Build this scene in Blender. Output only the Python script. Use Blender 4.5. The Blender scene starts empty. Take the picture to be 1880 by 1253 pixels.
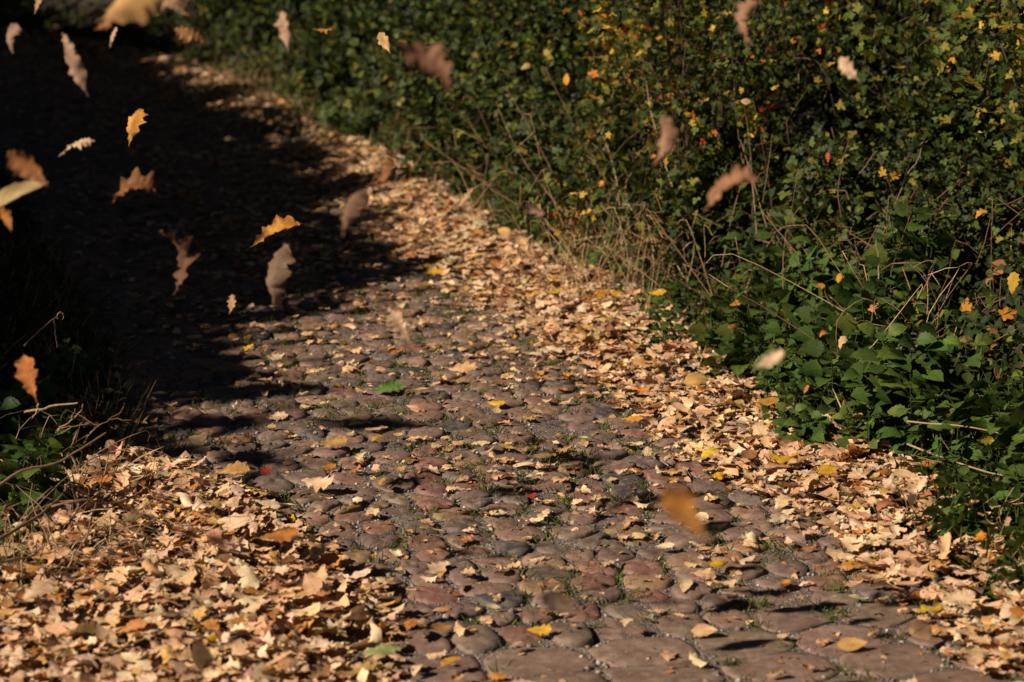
import bpy, math, random
import numpy as np
from mathutils import Vector, kdtree

rng = np.random.default_rng(7)
random.seed(7)
scene = bpy.context.scene
COL = scene.collection
R = math.radians

# ------------------------------------------------------------------ camera
CAM_H, PITCH, LENS = 1.78, 12.0, 85.0
FPX = 1880 * LENS / 36.0
cam_d = bpy.data.cameras.new("camera")
cam = bpy.data.objects.new("camera", cam_d)
COL.objects.link(cam)
cam.location = (0, 0, CAM_H)
cam.rotation_euler = (R(90 - PITCH), 0, 0)
cam_d.lens = LENS
cam_d.sensor_width = 36
cam_d.clip_end = 500
cam_d.dof.use_dof = True
cam_d.dof.focus_distance = 6.7
cam_d.dof.aperture_fstop = 3.4
cam_d.dof.aperture_blades = 7
scene.camera = cam
FWD = np.array([0, math.cos(R(PITCH)), -math.sin(R(PITCH))])
UPV = np.array([0, math.sin(R(PITCH)), math.cos(R(PITCH))])
RIGHT = np.array([1.0, 0, 0])
CAMP = np.array([0, 0, CAM_H])


def ray(u, v):
    return RIGHT * (u - 940) / FPX - UPV * (v - 626.5) / FPX + FWD


def at(u, v, d):
    return CAMP + ray(u, v) * d


def ground(u, v, z=0.0):
    r = ray(u, v)
    return CAMP + r * ((z - CAM_H) / r[2])


# ------------------------------------------------------------------ sun and sky
SUN_EL = 35.0
SH = np.array([0.92, 0.392])                       # the way shadows run over the ground
SLOPE = math.tan(R(SUN_EL))
world = bpy.data.worlds.new("World")
scene.world = world
world.use_nodes = True
nt = world.node_tree
bg = nt.nodes["Background"]
sky = nt.nodes.new("ShaderNodeTexSky")
sky.sky_type = 'NISHITA'
sky.sun_disc = False
sky.sun_elevation = R(SUN_EL)
sky.sun_rotation = math.atan2(-SH[0], -SH[1]) % (2 * math.pi)
sky.air_density = 0.2
sky.dust_density = 0.2
nt.links.new(sky.outputs[0], bg.inputs[0])
bg.inputs[1].default_value = 0.05
sun_d = bpy.data.lights.new("sun", 'SUN')
sun_d.energy = 5.0
sun_d.angle = R(0.5)
sun_d.color = (1.0, 0.85, 0.67)
sun = bpy.data.objects.new("sun", sun_d)
COL.objects.link(sun)
sdir = Vector((SH[0], SH[1], -SLOPE)).normalized()
sun.rotation_euler = sdir.to_track_quat('-Z', 'Y').to_euler()
TOSUN = -np.array(sdir)
vs = scene.view_settings
vs.view_transform = 'Standard'
vs.look = 'None'
vs.gamma = 1.0
vs.exposure = 0.6

# ------------------------------------------------------------------ materials


def new_mat(name):
    m = bpy.data.materials.new(name)
    m.use_nodes = True
    n = m.node_tree.nodes
    return m, n, m.node_tree.links, n["Principled BSDF"], n["Material Output"]


def math_n(n, l, op, a, b=None, clamp=False):
    x = n.new("ShaderNodeMath")
    x.operation = op
    x.use_clamp = clamp
    for i, s in enumerate((a, b)):
        if s is None:
            continue
        if isinstance(s, (int, float)):
            x.inputs[i].default_value = s
        else:
            l.new(s, x.inputs[i])
    return x.outputs[0]


def mul_col(n, l, a, fac):
    x = n.new("ShaderNodeVectorMath")
    x.operation = 'SCALE'
    l.new(a, x.inputs[0])
    l.new(fac, x.inputs[3])
    return x.outputs[0]


def noise(n, l, scale, detail=3, rough=.6, vec=None):
    t = n.new("ShaderNodeTexNoise")
    t.inputs["Scale"].default_value = scale
    t.inputs["Detail"].default_value = detail
    t.inputs["Roughness"].default_value = rough
    if vec is not None:
        l.new(vec, t.inputs["Vector"])
    return t.outputs[0]


def remap(n, l, s, a, b, c, d):
    x = n.new("ShaderNodeMapRange")
    l.new(s, x.inputs[0])
    for i, q in enumerate((a, b, c, d)):
        x.inputs[i + 1].default_value = q
    return x.outputs[0]


def geo_pos(n):
    return n.new("ShaderNodeNewGeometry").outputs["Position"]


def leaf_mat(name, trans, rough, spec, nscale, vein, vein_n=7.0, spots=0.0):
    m, n, l, p, out = new_mat(name)
    a = n.new("ShaderNodeAttribute")
    a.attribute_name = "col"
    uv = n.new("ShaderNodeUVMap")
    sp = n.new("ShaderNodeSeparateXYZ")
    l.new(uv.outputs[0], sp.inputs[0])
    au = math_n(n, l, 'ABSOLUTE', sp.outputs[0])
    f = math_n(n, l, 'FRACT', math_n(n, l, 'SUBTRACT', math_n(n, l, 'MULTIPLY', sp.outputs[1], vein_n), math_n(n, l, 'MULTIPLY', au, 1.6)))
    d = math_n(n, l, 'MULTIPLY', math_n(n, l, 'ABSOLUTE', math_n(n, l, 'SUBTRACT', f, .5)), 2.0)
    side = remap(n, l, d, .78, .98, 0, 1)
    mid = remap(n, l, au, .03, .12, 1, 0)
    v = math_n(n, l, 'MAXIMUM', side, mid)
    ns = noise(n, l, nscale, 4, .65)
    k = remap(n, l, ns, .3, .7, .72, 1.2)
    k = math_n(n, l, 'MULTIPLY', k, math_n(n, l, 'SUBTRACT', 1.0, math_n(n, l, 'MULTIPLY', v, vein)))
    if spots:
        s2 = noise(n, l, nscale * 3.2, 2, .5)
        k = math_n(n, l, 'MULTIPLY', k, remap(n, l, s2, .62, .72, 1.0, 1.0 - spots))
    c = mul_col(n, l, a.outputs[0], k)
    l.new(c, p.inputs["Base Color"])
    p.inputs["Roughness"].default_value = rough
    p.inputs["Specular IOR Level"].default_value = spec
    b = n.new("ShaderNodeBump")
    b.inputs["Strength"].default_value = .35
    b.inputs["Distance"].default_value = .002
    l.new(math_n(n, l, 'ADD', math_n(n, l, 'MULTIPLY', v, -.6), ns), b.inputs["Height"])
    l.new(b.outputs[0], p.inputs["Normal"])
    t = n.new("ShaderNodeBsdfTranslucent")
    l.new(c, t.inputs[0])
    mx = n.new("ShaderNodeMixShader")
    mx.inputs[0].default_value = trans
    l.new(p.outputs[0], mx.inputs[1])
    l.new(t.outputs[0], mx.inputs[2])
    l.new(mx.outputs[0], out.inputs[0])
    return m


M_DEAD = leaf_mat("dry_oak_leaf", .16, .7, .25, 45, .16, 6, .35)
M_GREEN = leaf_mat("green_leaf", .22, .55, .25, 40, .22, 8)
M_SHRUB = leaf_mat("shrub_leaf", .22, .6, .18, 25, .1, 4)


def simple_mat(name, attr=True, col=(.2, .2, .2), rough=.8, nscale=30, lo=.6, hi=1.3, bump=.3, dist=.004):
    m, n, l, p, out = new_mat(name)
    pos = geo_pos(n)
    ns = noise(n, l, nscale, 5, .65, pos)
    k = remap(n, l, ns, .3, .7, lo, hi)
    if attr:
        a = n.new("ShaderNodeAttribute")
        a.attribute_name = "col"
        src = a.outputs[0]
    else:
        rgb = n.new("ShaderNodeRGB")
        rgb.outputs[0].default_value = (*col, 1)
        src = rgb.outputs[0]
    l.new(mul_col(n, l, src, k), p.inputs["Base Color"])
    p.inputs["Roughness"].default_value = rough
    p.inputs["Specular IOR Level"].default_value = .25
    b = n.new("ShaderNodeBump")
    b.inputs["Strength"].default_value = bump
    b.inputs["Distance"].default_value = dist
    l.new(ns, b.inputs["Height"])
    l.new(b.outputs[0], p.inputs["Normal"])
    return m


M_STEM = simple_mat("stem", rough=.7, nscale=60, lo=.7, hi=1.2)
M_BARK = simple_mat("bark", False, (.09, .065, .045), .9, 18, .5, 1.4, .8, .03)
M_SOIL = simple_mat("soil", False, (.026, .019, .013), .95, 14, .5, 1.5, .6, .02)
M_GRIT = simple_mat("grit", rough=.8, nscale=90, lo=.8, hi=1.2)


def stone_mat():
    m, n, l, p, out = new_mat("cobblestone")
    pos = geo_pos(n)
    a = n.new("ShaderNodeAttribute")
    a.attribute_name = "col"
    n1 = noise(n, l, 9, 5, .6, pos)
    n2 = noise(n, l, 160, 3, .7, pos)
    n3 = noise(n, l, 34, 4, .6, pos)
    k = math_n(n, l, 'MULTIPLY', remap(n, l, n1, .3, .7, .78, 1.18), remap(n, l, n2, .3, .7, .84, 1.16))
    k = math_n(n, l, 'MULTIPLY', k, remap(n, l, n3, .32, .68, .8, 1.2))
    # pale dust lies in patches
    dust = n.new("ShaderNodeMixRGB")
    l.new(remap(n, l, n3, .48, .68, 0, .38), dust.inputs[0])
    l.new(a.outputs[0], dust.inputs[1])
    dust.inputs[2].default_value = (.20, .155, .125, 1)
    l.new(mul_col(n, l, dust.outputs[0], k), p.inputs["Base Color"])
    l.new(remap(n, l, n3, .3, .7, .5, .78), p.inputs["Roughness"])
    p.inputs["Specular IOR Level"].default_value = .35
    b = n.new("ShaderNodeBump")
    b.inputs["Strength"].default_value = .55
    b.inputs["Distance"].default_value = .005
    l.new(math_n(n, l, 'ADD', n3, math_n(n, l, 'MULTIPLY', n2, .35)), b.inputs["Height"])
    l.new(b.outputs[0], p.inputs["Normal"])
    return m


M_STONE = stone_mat()


def bed_mat():
    m, n, l, p, out = new_mat("sandy_joint_grit")
    pos = geo_pos(n)
    vo = n.new("ShaderNodeTexVoronoi")
    vo.inputs["Scale"].default_value = 140
    l.new(pos, vo.inputs["Vector"])
    sep = n.new("ShaderNodeSeparateXYZ")
    l.new(vo.outputs["Color"], sep.inputs[0])
    n1 = noise(n, l, 5, 5, .6, pos)
    cr = n.new("ShaderNodeValToRGB")
    l.new(sep.outputs[0], cr.inputs[0])
    e = cr.color_ramp.elements
    e[0].position, e[0].color = 0, (.075, .056, .046, 1)
    e[1].position, e[1].color = 1, (.34, .28, .24, 1)
    x = e.new(.55); x.color = (.135, .102, .084, 1)
    x = e.new(.9); x.color = (.19, .148, .12, 1)
    l.new(mul_col(n, l, cr.outputs[0], remap(n, l, n1, .3, .7, .65, 1.15)), p.inputs["Base Color"])
    p.inputs["Roughness"].default_value = .9
    b = n.new("ShaderNodeBump")
    b.inputs["Strength"].default_value = .8
    b.inputs["Distance"].default_value = .006
    l.new(vo.outputs["Distance"], b.inputs["Height"])
    l.new(b.outputs[0], p.inputs["Normal"])
    return m


M_BED = bed_mat()

# ------------------------------------------------------------------ mesh building


class Geo:
    def __init__(s):
        s.V, s.C, s.U, s.Q, s.T, s.n = [], [], [], [], [], 0

    def add(s, V, F, C, U=None):
        V = np.asarray(V, float).reshape(-1, 3)
        k = len(V)
        C = np.broadcast_to(np.asarray(C, float), (k, 3))
        U = np.zeros((k, 2)) if U is None else np.asarray(U, float)
        F = np.asarray(F, np.int64) + s.n
        (s.Q if F.shape[1] == 4 else s.T).append(F)
        s.V.append(V); s.C.append(C); s.U.append(U)
        s.n += k

    def build(s, name, mat, parent=None, loc=None, smooth=True):
        me = bpy.data.meshes.new(name)
        if s.n:
            V = np.concatenate(s.V)
            if loc is not None:
                V = V - np.asarray(loc)
            C = np.concatenate(s.C); U = np.concatenate(s.U)
            Q = np.concatenate(s.Q) if s.Q else np.zeros((0, 4), np.int64)
            T = np.concatenate(s.T) if s.T else np.zeros((0, 3), np.int64)
            L = np.concatenate([Q.ravel(), T.ravel()])
            st = np.concatenate([np.arange(len(Q)) * 4, len(Q) * 4 + np.arange(len(T)) * 3])
            me.vertices.add(len(V)); me.vertices.foreach_set("co", V.astype(np.float32).ravel())
            me.loops.add(len(L)); me.loops.foreach_set("vertex_index", L.astype(np.int32))
            me.polygons.add(len(st)); me.polygons.foreach_set("loop_start", st.astype(np.int32))
            me.update(calc_edges=True)
            me.polygons.foreach_set("use_smooth", np.full(len(st), smooth))
            ca = me.attributes.new("col", 'FLOAT_COLOR', 'POINT')
            ca.data.foreach_set("color", np.hstack([C, np.ones((len(C), 1))]).astype(np.float32).ravel())
            ul = me.uv_layers.new(name="UVMap")
            ul.data.foreach_set("uv", U[L].astype(np.float32).ravel())
            me.validate()
        me.materials.append(mat)
        o = bpy.data.objects.new(name, me)
        COL.objects.link(o)
        if parent is not None:
            o.parent = parent
        elif loc is not None:
            o.location = loc
        return o


def tag(o, label=None, cat=None, group=None, kind=None):
    if label: o["label"] = label
    if cat: o["category"] = cat
    if group: o["group"] = group
    if kind: o["kind"] = kind
    return o


def empty(name, loc, rz=0.0, s=1.0):
    o = bpy.data.objects.new(name, None)
    COL.objects.link(o)
    o.location = loc
    o.rotation_euler = (0, 0, rz)
    o.scale = (s, s, s)
    o.empty_display_size = .05
    return o


def dup(o, parent=None):
    c = o.copy()
    COL.objects.link(c)
    if parent is not None:
        c.parent = parent
    for ch in o.children:
        dup(ch, c)
    return c


def norm(a):
    a = np.asarray(a, float)
    return a / (np.linalg.norm(a, axis=-1, keepdims=True) + 1e-9)


def frames(axis, nrm):
    y = norm(axis)
    x = norm(np.cross(y, nrm))
    z = np.cross(x, y)
    return np.stack([x, y, z], -1)             # columns


def place(geo, tpl, Rm, P, S, C, blot=.22):
    V, F, U = tpl
    n, k = len(P), len(V)
    if n == 0:
        return
    S = np.broadcast_to(np.asarray(S, float), (n,))
    W = np.einsum('nij,kj->nki', Rm, V) * S[:, None, None] + P[:, None, :]
    Fi = (F[None] + (np.arange(n) * k)[:, None, None]).reshape(-1, F.shape[1])
    Cc = np.repeat(np.asarray(C, float), k, 0)
    if blot and n:
        a1, a2, a3 = rng.uniform(0, 6.28, (3, n, 1))
        u_, v_ = U[None, :, 0], U[None, :, 1]
        m = .5 + .5 * np.sin(3.2 * u_ + a1) * np.sin(7 * v_ + a2)
        e = np.clip(np.abs(u_) ** 3 * (.5 + .5 * np.sin(9 * v_ + a3)), 0, 1)
        f = (1.08 - blot * m - blot * .8 * e).reshape(-1, 1)
        Cc = Cc * np.concatenate([f, f ** 1.25, f ** 1.4], 1)
    geo.add(W.reshape(-1, 3), Fi, Cc, np.tile(U, (n, 1)))


def grid_faces(r, c):
    i = np.arange(r - 1)[:, None] * c + np.arange(c - 1)[None]
    i = i.ravel()
    return np.stack([i, i + 1, i + c + 1, i + c], 1)


def bend(V, kx, ky, kz_twist=0.0):
    """roll the leaf across (kx) and along (ky): curvatures in radians per leaf length"""
    x, y, z = V[:, 0].copy(), V[:, 1].copy(), V[:, 2].copy()
    if abs(kx) > 1e-3:
        x2, z2 = np.sin(x * kx) / kx, z + (1 - np.cos(x * kx)) / kx
    else:
        x2, z2 = x, z
    yc = y - .45
    if abs(ky) > 1e-3:
        y2 = np.sin(yc * ky) / ky * 1.0 - z2 * np.sin(yc * ky)
        z2 = (1 - np.cos(yc * ky)) / ky + z2 * np.cos(yc * ky)
    else:
        y2 = yc
    a = yc * kz_twist
    xr = x2 * np.cos(a) - z2 * np.sin(a)
    zr = x2 * np.sin(a) + z2 * np.cos(a)
    return np.stack([xr, y2, zr], 1)


def oak_tpl(r, n=15, cols=5, curl=1.0, stalk=True, kx=None, ky=None, wide=None, lobes=None):
    """oak leaf, length 1 along y: four or five rounded lobes a side"""
    t = np.linspace(0, 1, n)
    w = (wide or r.uniform(.26, .36))
    L = lobes if lobes is not None else r.uniform(3.3, 4.6)
    ph = r.uniform(-.3, .3)
    env = np.sin(np.pi * np.clip(t, 0, 1) ** 1.25) ** .7
    V = []
    U = []
    sides = []
    for s in (-1, 1):
        depth = r.uniform(.28, .47)
        lob = 1 - depth * (0.5 - 0.5 * np.cos(2 * np.pi * (L * t ** .95 + ph + .08 * s)))
        wob = 1 + r.normal(0, .07, n)
        sides.append(w * np.maximum(env * lob * wob, .012))
    cc = np.linspace(-1, 1, cols)
    ripple = r.normal(0, .035 * curl, (n, 2))
    for i in range(n):
        for j, c in enumerate(cc):
            hw = sides[0][i] if c < 0 else sides[1][i]
            lobe_push = .10 * abs(c) * hw / w
            z = ripple[i, 0 if c < 0 else 1] * abs(c) ** 1.5
            V.append((c * hw, t[i] + lobe_push - .05 * abs(c), z))
            U.append((c, t[i]))
    V = np.array(V)
    V[:, 2] += .02 * np.sin(V[:, 0] * 17 + r.uniform(0, 6)) * curl
    if stalk:
        pass
    V = bend(V, (kx if kx is not None else r.normal(0, 2.0 * curl)), (ky if ky is not None else r.normal(0, 1.1 * curl)), r.normal(0, .7 * curl))
    return V, grid_faces(n, cols), np.array(U)


def ovate_tpl(r, n=11, cols=3, wide=.3, serr=.10, ky=None, kx=None, heart=.35):
    t = np.linspace(0, 1, n)
    env = wide * (np.sin(np.pi * t ** (.55 + .2 * (1 - heart))) ** .85)
    env[0] = wide * .12; env[-1] = .008
    zig = 1 + serr * np.where(np.arange(n) % 2 == 0, 1, -1)
    V, U = [], []
    cc = np.linspace(-1, 1, cols)
    for i in range(n):
        for c in cc:
            hw = env[i] * (zig[i] if abs(c) > .99 else 1)
            V.append((c * hw, t[i] + (.06 * abs(c) * (1 - t[i])), .10 * abs(c) * hw + r.normal(0, .008)))
            U.append((c, t[i]))
    V = bend(np.array(V), kx if kx is not None else r.normal(.5, .6), ky if ky is not None else r.uniform(-1.1, -.2))
    V[:, 1] += .45
    return V, grid_faces(n, cols), np.array(U)


def small_leaf_tpl(r, wide=.3):
    t = np.array([0, .3, .65, 1.0])
    w = np.array([.03, wide, wide * .8, .01])
    V, U = [], []
    k = r.uniform(-.25, .1)
    for i in range(4):
        for c in (-1, 0, 1):
            V.append((c * w[i], t[i], .12 * abs(c) * w[i] / wide * .6 + k * t[i] ** 2))
            U.append((c, t[i]))
    return np.array(V), grid_faces(4, 3), np.array(U)


def lobed_tpl(r):
    """small hawthorn or field-maple leaf: five blunt lobes"""
    angs = [-82, -42, 0, 42, 82]
    lens = [.5, .78, 1.0, .78, .5]
    V = [(0, 0.02, 0)]
    U = [(0, 0)]
    k = r.uniform(-.25, .15)
    for i, (a, ln) in enumerate(zip(angs, lens)):
        for da, m in ((-13, .86), (0, 1.0), (13, .86)):
            q = R(a + da)
            x, y = math.sin(q) * ln * m * .72, math.cos(q) * ln * m
            V.append((x, y, .12 * abs(x) + k * y * y + r.normal(0, .015)))
            U.append((max(-1, min(1, x * 1.6)), max(0, y)))
        if i < 4:
            q = R(a + 20)
            m = .42
            V.append((math.sin(q) * m * .72, math.cos(q) * m, .05))
            U.append((math.sin(q) * m, math.cos(q) * m))
    n = len(V)
    F = [(0, i + 1, i) for i in range(1, n - 1)]
    return np.array(V), np.array(F), np.array(U)


def tube(geo, P, r0, r1, col, sides=4, col2=None):
    P = np.asarray(P, float)
    n = len(P)
    T = norm(np.gradient(P, axis=0))
    ref = np.array([.3, .2, .93]) if abs(T[0][2]) < .9 else np.array([1., 0, 0])
    X = norm(np.cross(T, ref)); Y = np.cross(T, X)
    rr = np.linspace(r0, r1, n)
    a = np.arange(sides) * 2 * np.pi / sides
    V = P[:, None] + rr[:, None, None] * (np.cos(a)[None, :, None] * X[:, None] + np.sin(a)[None, :, None] * Y[:, None])
    i = np.arange(n - 1)[:, None] * sides
    j = np.arange(sides)[None]
    jn = (j + 1) % sides
    F = np.stack([i + j, i + jn, i + jn + sides, i + j + sides], -1).reshape(-1, 4)
    c = np.asarray(col, float)
    if col2 is not None:
        f = np.linspace(0, 1, n)[:, None]
        c = np.repeat(c * (1 - f) + np.asarray(col2) * f, sides, 0)
    geo.add(V.reshape(-1, 3), F, c)


def curve_pts(ctrl, n=10):
    """smooth polyline through control points"""
    ctrl = np.asarray(ctrl, float)
    if len(ctrl) == 2:
        f = np.linspace(0, 1, n)[:, None]
        return ctrl[0] * (1 - f) + ctrl[1] * f
    out = []
    m = len(ctrl)
    for i in range(m - 1):
        p0, p1, p2, p3 = ctrl[max(i - 1, 0)], ctrl[i], ctrl[i + 1], ctrl[min(i + 2, m - 1)]
        k = max(3, n // (m - 1))
        for t in np.linspace(0, 1, k, endpoint=(i == m - 2)):
            out.append(.5 * ((2 * p1) + (-p0 + p2) * t + (2 * p0 - 5 * p1 + 4 * p2 - p3) * t * t + (-p0 + 3 * p1 - 3 * p2 + p3) * t ** 3))
    return np.array(out)


def mix_cols(r, n, pal, w, jit=.15):
    pal = np.asarray(pal)
    c = pal[r.choice(len(pal), n, p=np.asarray(w) / np.sum(w))]
    return np.clip(c * (1 + r.normal(0, jit, (n, 1))) * (1 + r.normal(0, .05, (n, 3))), .003, .9)


# ------------------------------------------------------------------ plan of the lane
def ctab(px, extra_near, extra_far):
    pts = [tuple(ground(u, v)[:2]) for u, v in px]
    pts = extra_near + sorted(pts, key=lambda p: p[1]) + extra_far
    a = np.array(sorted(pts, key=lambda p: p[1]))
    return lambda y: np.interp(y, a[:, 1], a[:, 0])


XR = ctab([(400, 150), (480, 190), (560, 250), (700, 300), (830, 400), (1000, 490), (1180, 580), (1300, 680), (1400, 760), (1520, 850), (1700, 910), (1800, 1010), (1880, 1070)],
          [(2.3, -20), (1.9, 2.5), (1.5, 4.4)], [(-3.2, 19.5), (-5.0, 22), (-9, 26), (-18, 31), (-60, 42)])
XRI = ctab([(545, 270), (640, 380), (740, 470), (930, 585), (1130, 735), (1280, 860), (1490, 960), (1640, 1090), (1740, 1160), (1850, 1245)],
           [(2.1, -20), (1.5, 2.5), (1.15, 4.4)], [(-3.4, 19.5), (-5.2, 22), (-9.2, 26), (-18.2, 31), (-60, 42)])
XL = lambda y: np.interp(y, [-20, 2, 4.5, 5.4, 6.4, 7.0, 7.6, 9, 10.5, 12.5, 15, 17.3, 19.5, 22, 26, 31], [-1.2, -1.2, -1.16, -1.14, -1.09, -1.1, -1.22, -1.6, -2.05, -2.6, -3.4, -4.3, -5.6, -8, -13, -24])
XLI = lambda y: np.interp(y, [-20, 4.4, 4.89, 5.26, 5.68, 6.2, 6.45, 6.75, 7.1, 8, 20], [.1, -.1, -.17, -.17, -.38, -.58, -.78, -1.0, -1.12, -1.35, -6.5])


def bank(t):
    t = np.maximum(t, 0)
    return .75 * (1 - np.exp(-t / 1.5)) + .03 * np.sin(t * 9) * np.minimum(t, 1)


def height(x, y):
    """ground level"""
    tr = (x - XR(y)) * .93
    tl = (XL(y) - x) * .95
    return bank(tr) + .35 * (1 - np.exp(-np.maximum(tl, 0) / 2.2)) + .012 * np.sin(x * 7.3 + y * 5.1) * (np.maximum(tr, tl) > 0.05)


def off(y, t):
    """point t metres to the right of the lane's right edge"""
    dx = (XR(y + .3) - XR(y - .3)) / .6
    nx, ny = norm(np.array([1.0, -dx]))
    x = XR(y) + nx * t
    yy = y + ny * t
    return np.array([x, yy, height(x, yy)])


# ------------------------------------------------------------------ setting: ground, bed, cobbles
ys = np.concatenate([np.linspace(-60, 2, 12), np.linspace(2.4, 22, 99), np.linspace(22.5, 120, 40)])
us = np.concatenate([-np.geomspace(80, .12, 26), np.linspace(0, 1, 9), 1 + np.geomspace(.06, 80, 44)])
V = []
for y in ys:
    yy = min(max(y, -19), 31)
    xl, xr = XL(yy), XR(yy)
    for u in us:
        x = xl + u if u < 0 else (xl + u * (xr - xl) if u <= 1 else xr + u - 1)
        z = height(x, yy) - (.05 if 0 <= u <= 1 else 0.0)
        V.append((x, y, z))
g = Geo()
g.add(V, grid_faces(len(ys), len(us)), (.05, .04, .03))
tag(g.build("ground", M_SOIL), kind="structure")

V = []
yb = np.linspace(1.5, 26, 120)
ub = np.linspace(0, 1, 14)
for y in yb:
    for u in ub:
        x = XL(y) - .15 + u * (XR(y) - XL(y) + .35)
        V.append((x, y, 0.0135 + .003 * math.sin(x * 11 + y * 3) * math.sin(y * 7 - x * 5)))
g = Geo()
g.add(V, grid_faces(len(yb), len(ub)), (.1, .1, .1))
tag(g.build("path", M_BED), kind="structure")


def clip(poly, mx, my, nx, ny):
    out = []
    n = len(poly)
    for i in range(n):
        a, b = poly[i], poly[(i + 1) % n]
        da = (a[0] - mx) * nx + (a[1] - my) * ny
        db = (b[0] - mx) * nx + (b[1] - my) * ny
        if da <= 0: out.append(a)
        if (da < 0) != (db < 0) and da != db:
            t = da / (da - db)
            out.append((a[0] + (b[0] - a[0]) * t, a[1] + (b[1] - a[1]) * t))
    return out


def setts(p):
    """the smooth, larger stones start below this line across the lane"""
    return p[1] < 5.08 + .31 * p[0]


seeds = []
# rows run square to the lane; arc length s along the middle
mids = [np.array([(XL(y) + XR(y)) / 2 * .55 + XR(y) * .45 - .35, y]) for y in np.arange(3.4, 24, .02)]
acc = 0.0
row_depth = .27
last = mids[0]
s_next = 0
row = 0
for i in range(1, len(mids) - 1):
    acc += np.linalg.norm(mids[i] - mids[i - 1])
    if acc < s_next:
        continue
    c = mids[i]
    T = norm(mids[min(i + 8, len(mids) - 1)] - mids[max(i - 8, 0)])
    N = np.array([T[1], -T[0]])
    N = norm(N + np.array([0, .07]))
    big = setts(c)
    q = -3.0 + rng.uniform(0, .2)
    far = c[1] > 13
    while q < 2.6:
        p = c + N * q + T * (rng.normal(0, .008 if big else .016) - .02 * q * q)
        bigp = setts(p)
        w = rng.uniform(.19, .28) if bigp else rng.uniform(.078, .145)
        xl, xr = XL(p[1]) - .1, XR(p[1]) + .18
        if xl < p[0] < xr:
            seeds.append((p[0], p[1], bigp, w))
        q += w
    row_depth = .165 if big else rng.uniform(.084, .108)
    s_next = acc + row_depth
    row += 1
kd = kdtree.KDTree(len(seeds))
for i, s in enumerate(seeds):
    kd.insert((s[0], s[1], 0), i)
kd.balance()
g = Geo()
STONE_PTS = []
pal = [(.150, .118, .102), (.175, .130, .105), (.125, .104, .096), (.165, .100, .082), (.055, .055, .060), (.20, .145, .095), (.145, .120, .106)]
for i, (x, y, bigp, w) in enumerate(seeds):
    poly = [(x - .3, y - .3), (x + .3, y - .3), (x + .3, y + .3), (x - .3, y + .3)]
    for co, j, d in kd.find_n((x, y, 0), 16):
        if j == i:
            continue
        nx, ny = co[0] - x, co[1] - y
        poly = clip(poly, (co[0] + x) / 2, (co[1] + y) / 2, nx, ny)
        if len(poly) < 3:
            break
    if len(poly) < 3:
        continue
    P = np.array(poly)
    cen = P.mean(0)
    # limit runaway border cells
    P = cen + np.clip(P - cen, -.17 if not bigp else -.24, .17 if not bigp else .24)
    for k in range(2 if bigp else 3):
        Q = np.roll(P, -1, 0)
        f = .17 if bigp else .22
        P = np.stack([P * (1 - f) + Q * f, P * f + Q * (1 - f)], 1).reshape(-1, 2)
    # resample
    m = 12 if y > 9 else 18
    per = np.concatenate([[0], np.cumsum(np.linalg.norm(np.roll(P, -1, 0) - P, axis=1))])
    Pc = np.vstack([P, P[:1]])
    tt = np.linspace(0, per[-1], m, endpoint=False)
    P = np.stack([np.interp(tt, per, Pc[:, 0]), np.interp(tt, per, Pc[:, 1])], 1)
    cen = P.mean(0)
    D = P - cen
    rad = np.linalg.norm(D, axis=1, keepdims=True)
    gap = .003 if bigp else rng.uniform(.0025, .0065)
    D = D * np.clip((rad - gap) / rad, .3, 1) * (1 + rng.normal(0, .02, (m, 1)))
    h = rng.uniform(.018, .021) if bigp else rng.uniform(.018, .026)
    tilt = rng.normal(0, .012 if bigp else .05, 2)
    base = rng.normal(0, .001 if bigp else .003)
    prof = [(1.0, -.02), (.99, .42), (.95, .70), (.84, .88), (.55, .98), (.22, 1.0)] if not bigp else [(1.0, -.02), (.99, .7), (.965, .9), (.86, .98), (.5, 1.0), (.22, 1.0)]
    rings = []
    nz = rng.normal(0, 1, (len(prof), m))
    for k, (s, zz) in enumerate(prof):
        xy = cen + D * s
        z = base + h * zz + (D * s) @ tilt
        z = np.where(zz < 0, -.02, z + nz[k] * (.0012 if bigp else .0026) * (1 if zz > .5 else 0))
        rings.append(np.column_stack([xy, z]))
    VV = np.vstack(rings + [np.array([[cen[0], cen[1], base + h]])])
    a = np.arange(m); b = (a + 1) % m
    F = np.concatenate([np.stack([k * m + a, k * m + b, (k + 1) * m + b, (k + 1) * m + a], 1) for k in range(len(prof) - 1)])
    c = np.array(pal[rng.choice(len(pal), p=[.30, .23, .16, .14, .05, .08, .04])]) if not bigp else np.array([.165, .128, .108])
    c = c * np.array([1.02, .855, .77]) * (1 + rng.normal(0, .10 if not bigp else .05)) * (1 + rng.normal(0, .03, 3))
    n0 = g.n
    g.add(VV, F, c)
    k = len(prof) - 1
    g.T.append(np.stack([k * m + a, k * m + b, np.full(m, len(VV) - 1)], 1) + n0)
    STONE_PTS.append((cen[0], cen[1], base + h, float(rad.mean())))
tag(g.build("cobbled_road", M_STONE), kind="structure")
SP = np.array(STONE_PTS)
kd2 = kdtree.KDTree(len(SP))
for i, s in enumerate(SP):
    kd2.insert((s[0], s[1], 0), i)
kd2.balance()


def lane_z(x, y):
    co, j, d = kd2.find((x, y, 0))
    q = min(d / max(SP[j, 3], .03), 1.2)
    return SP[j, 2] * (1 - .75 * q ** 3) if q < 1.1 else .008


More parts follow.
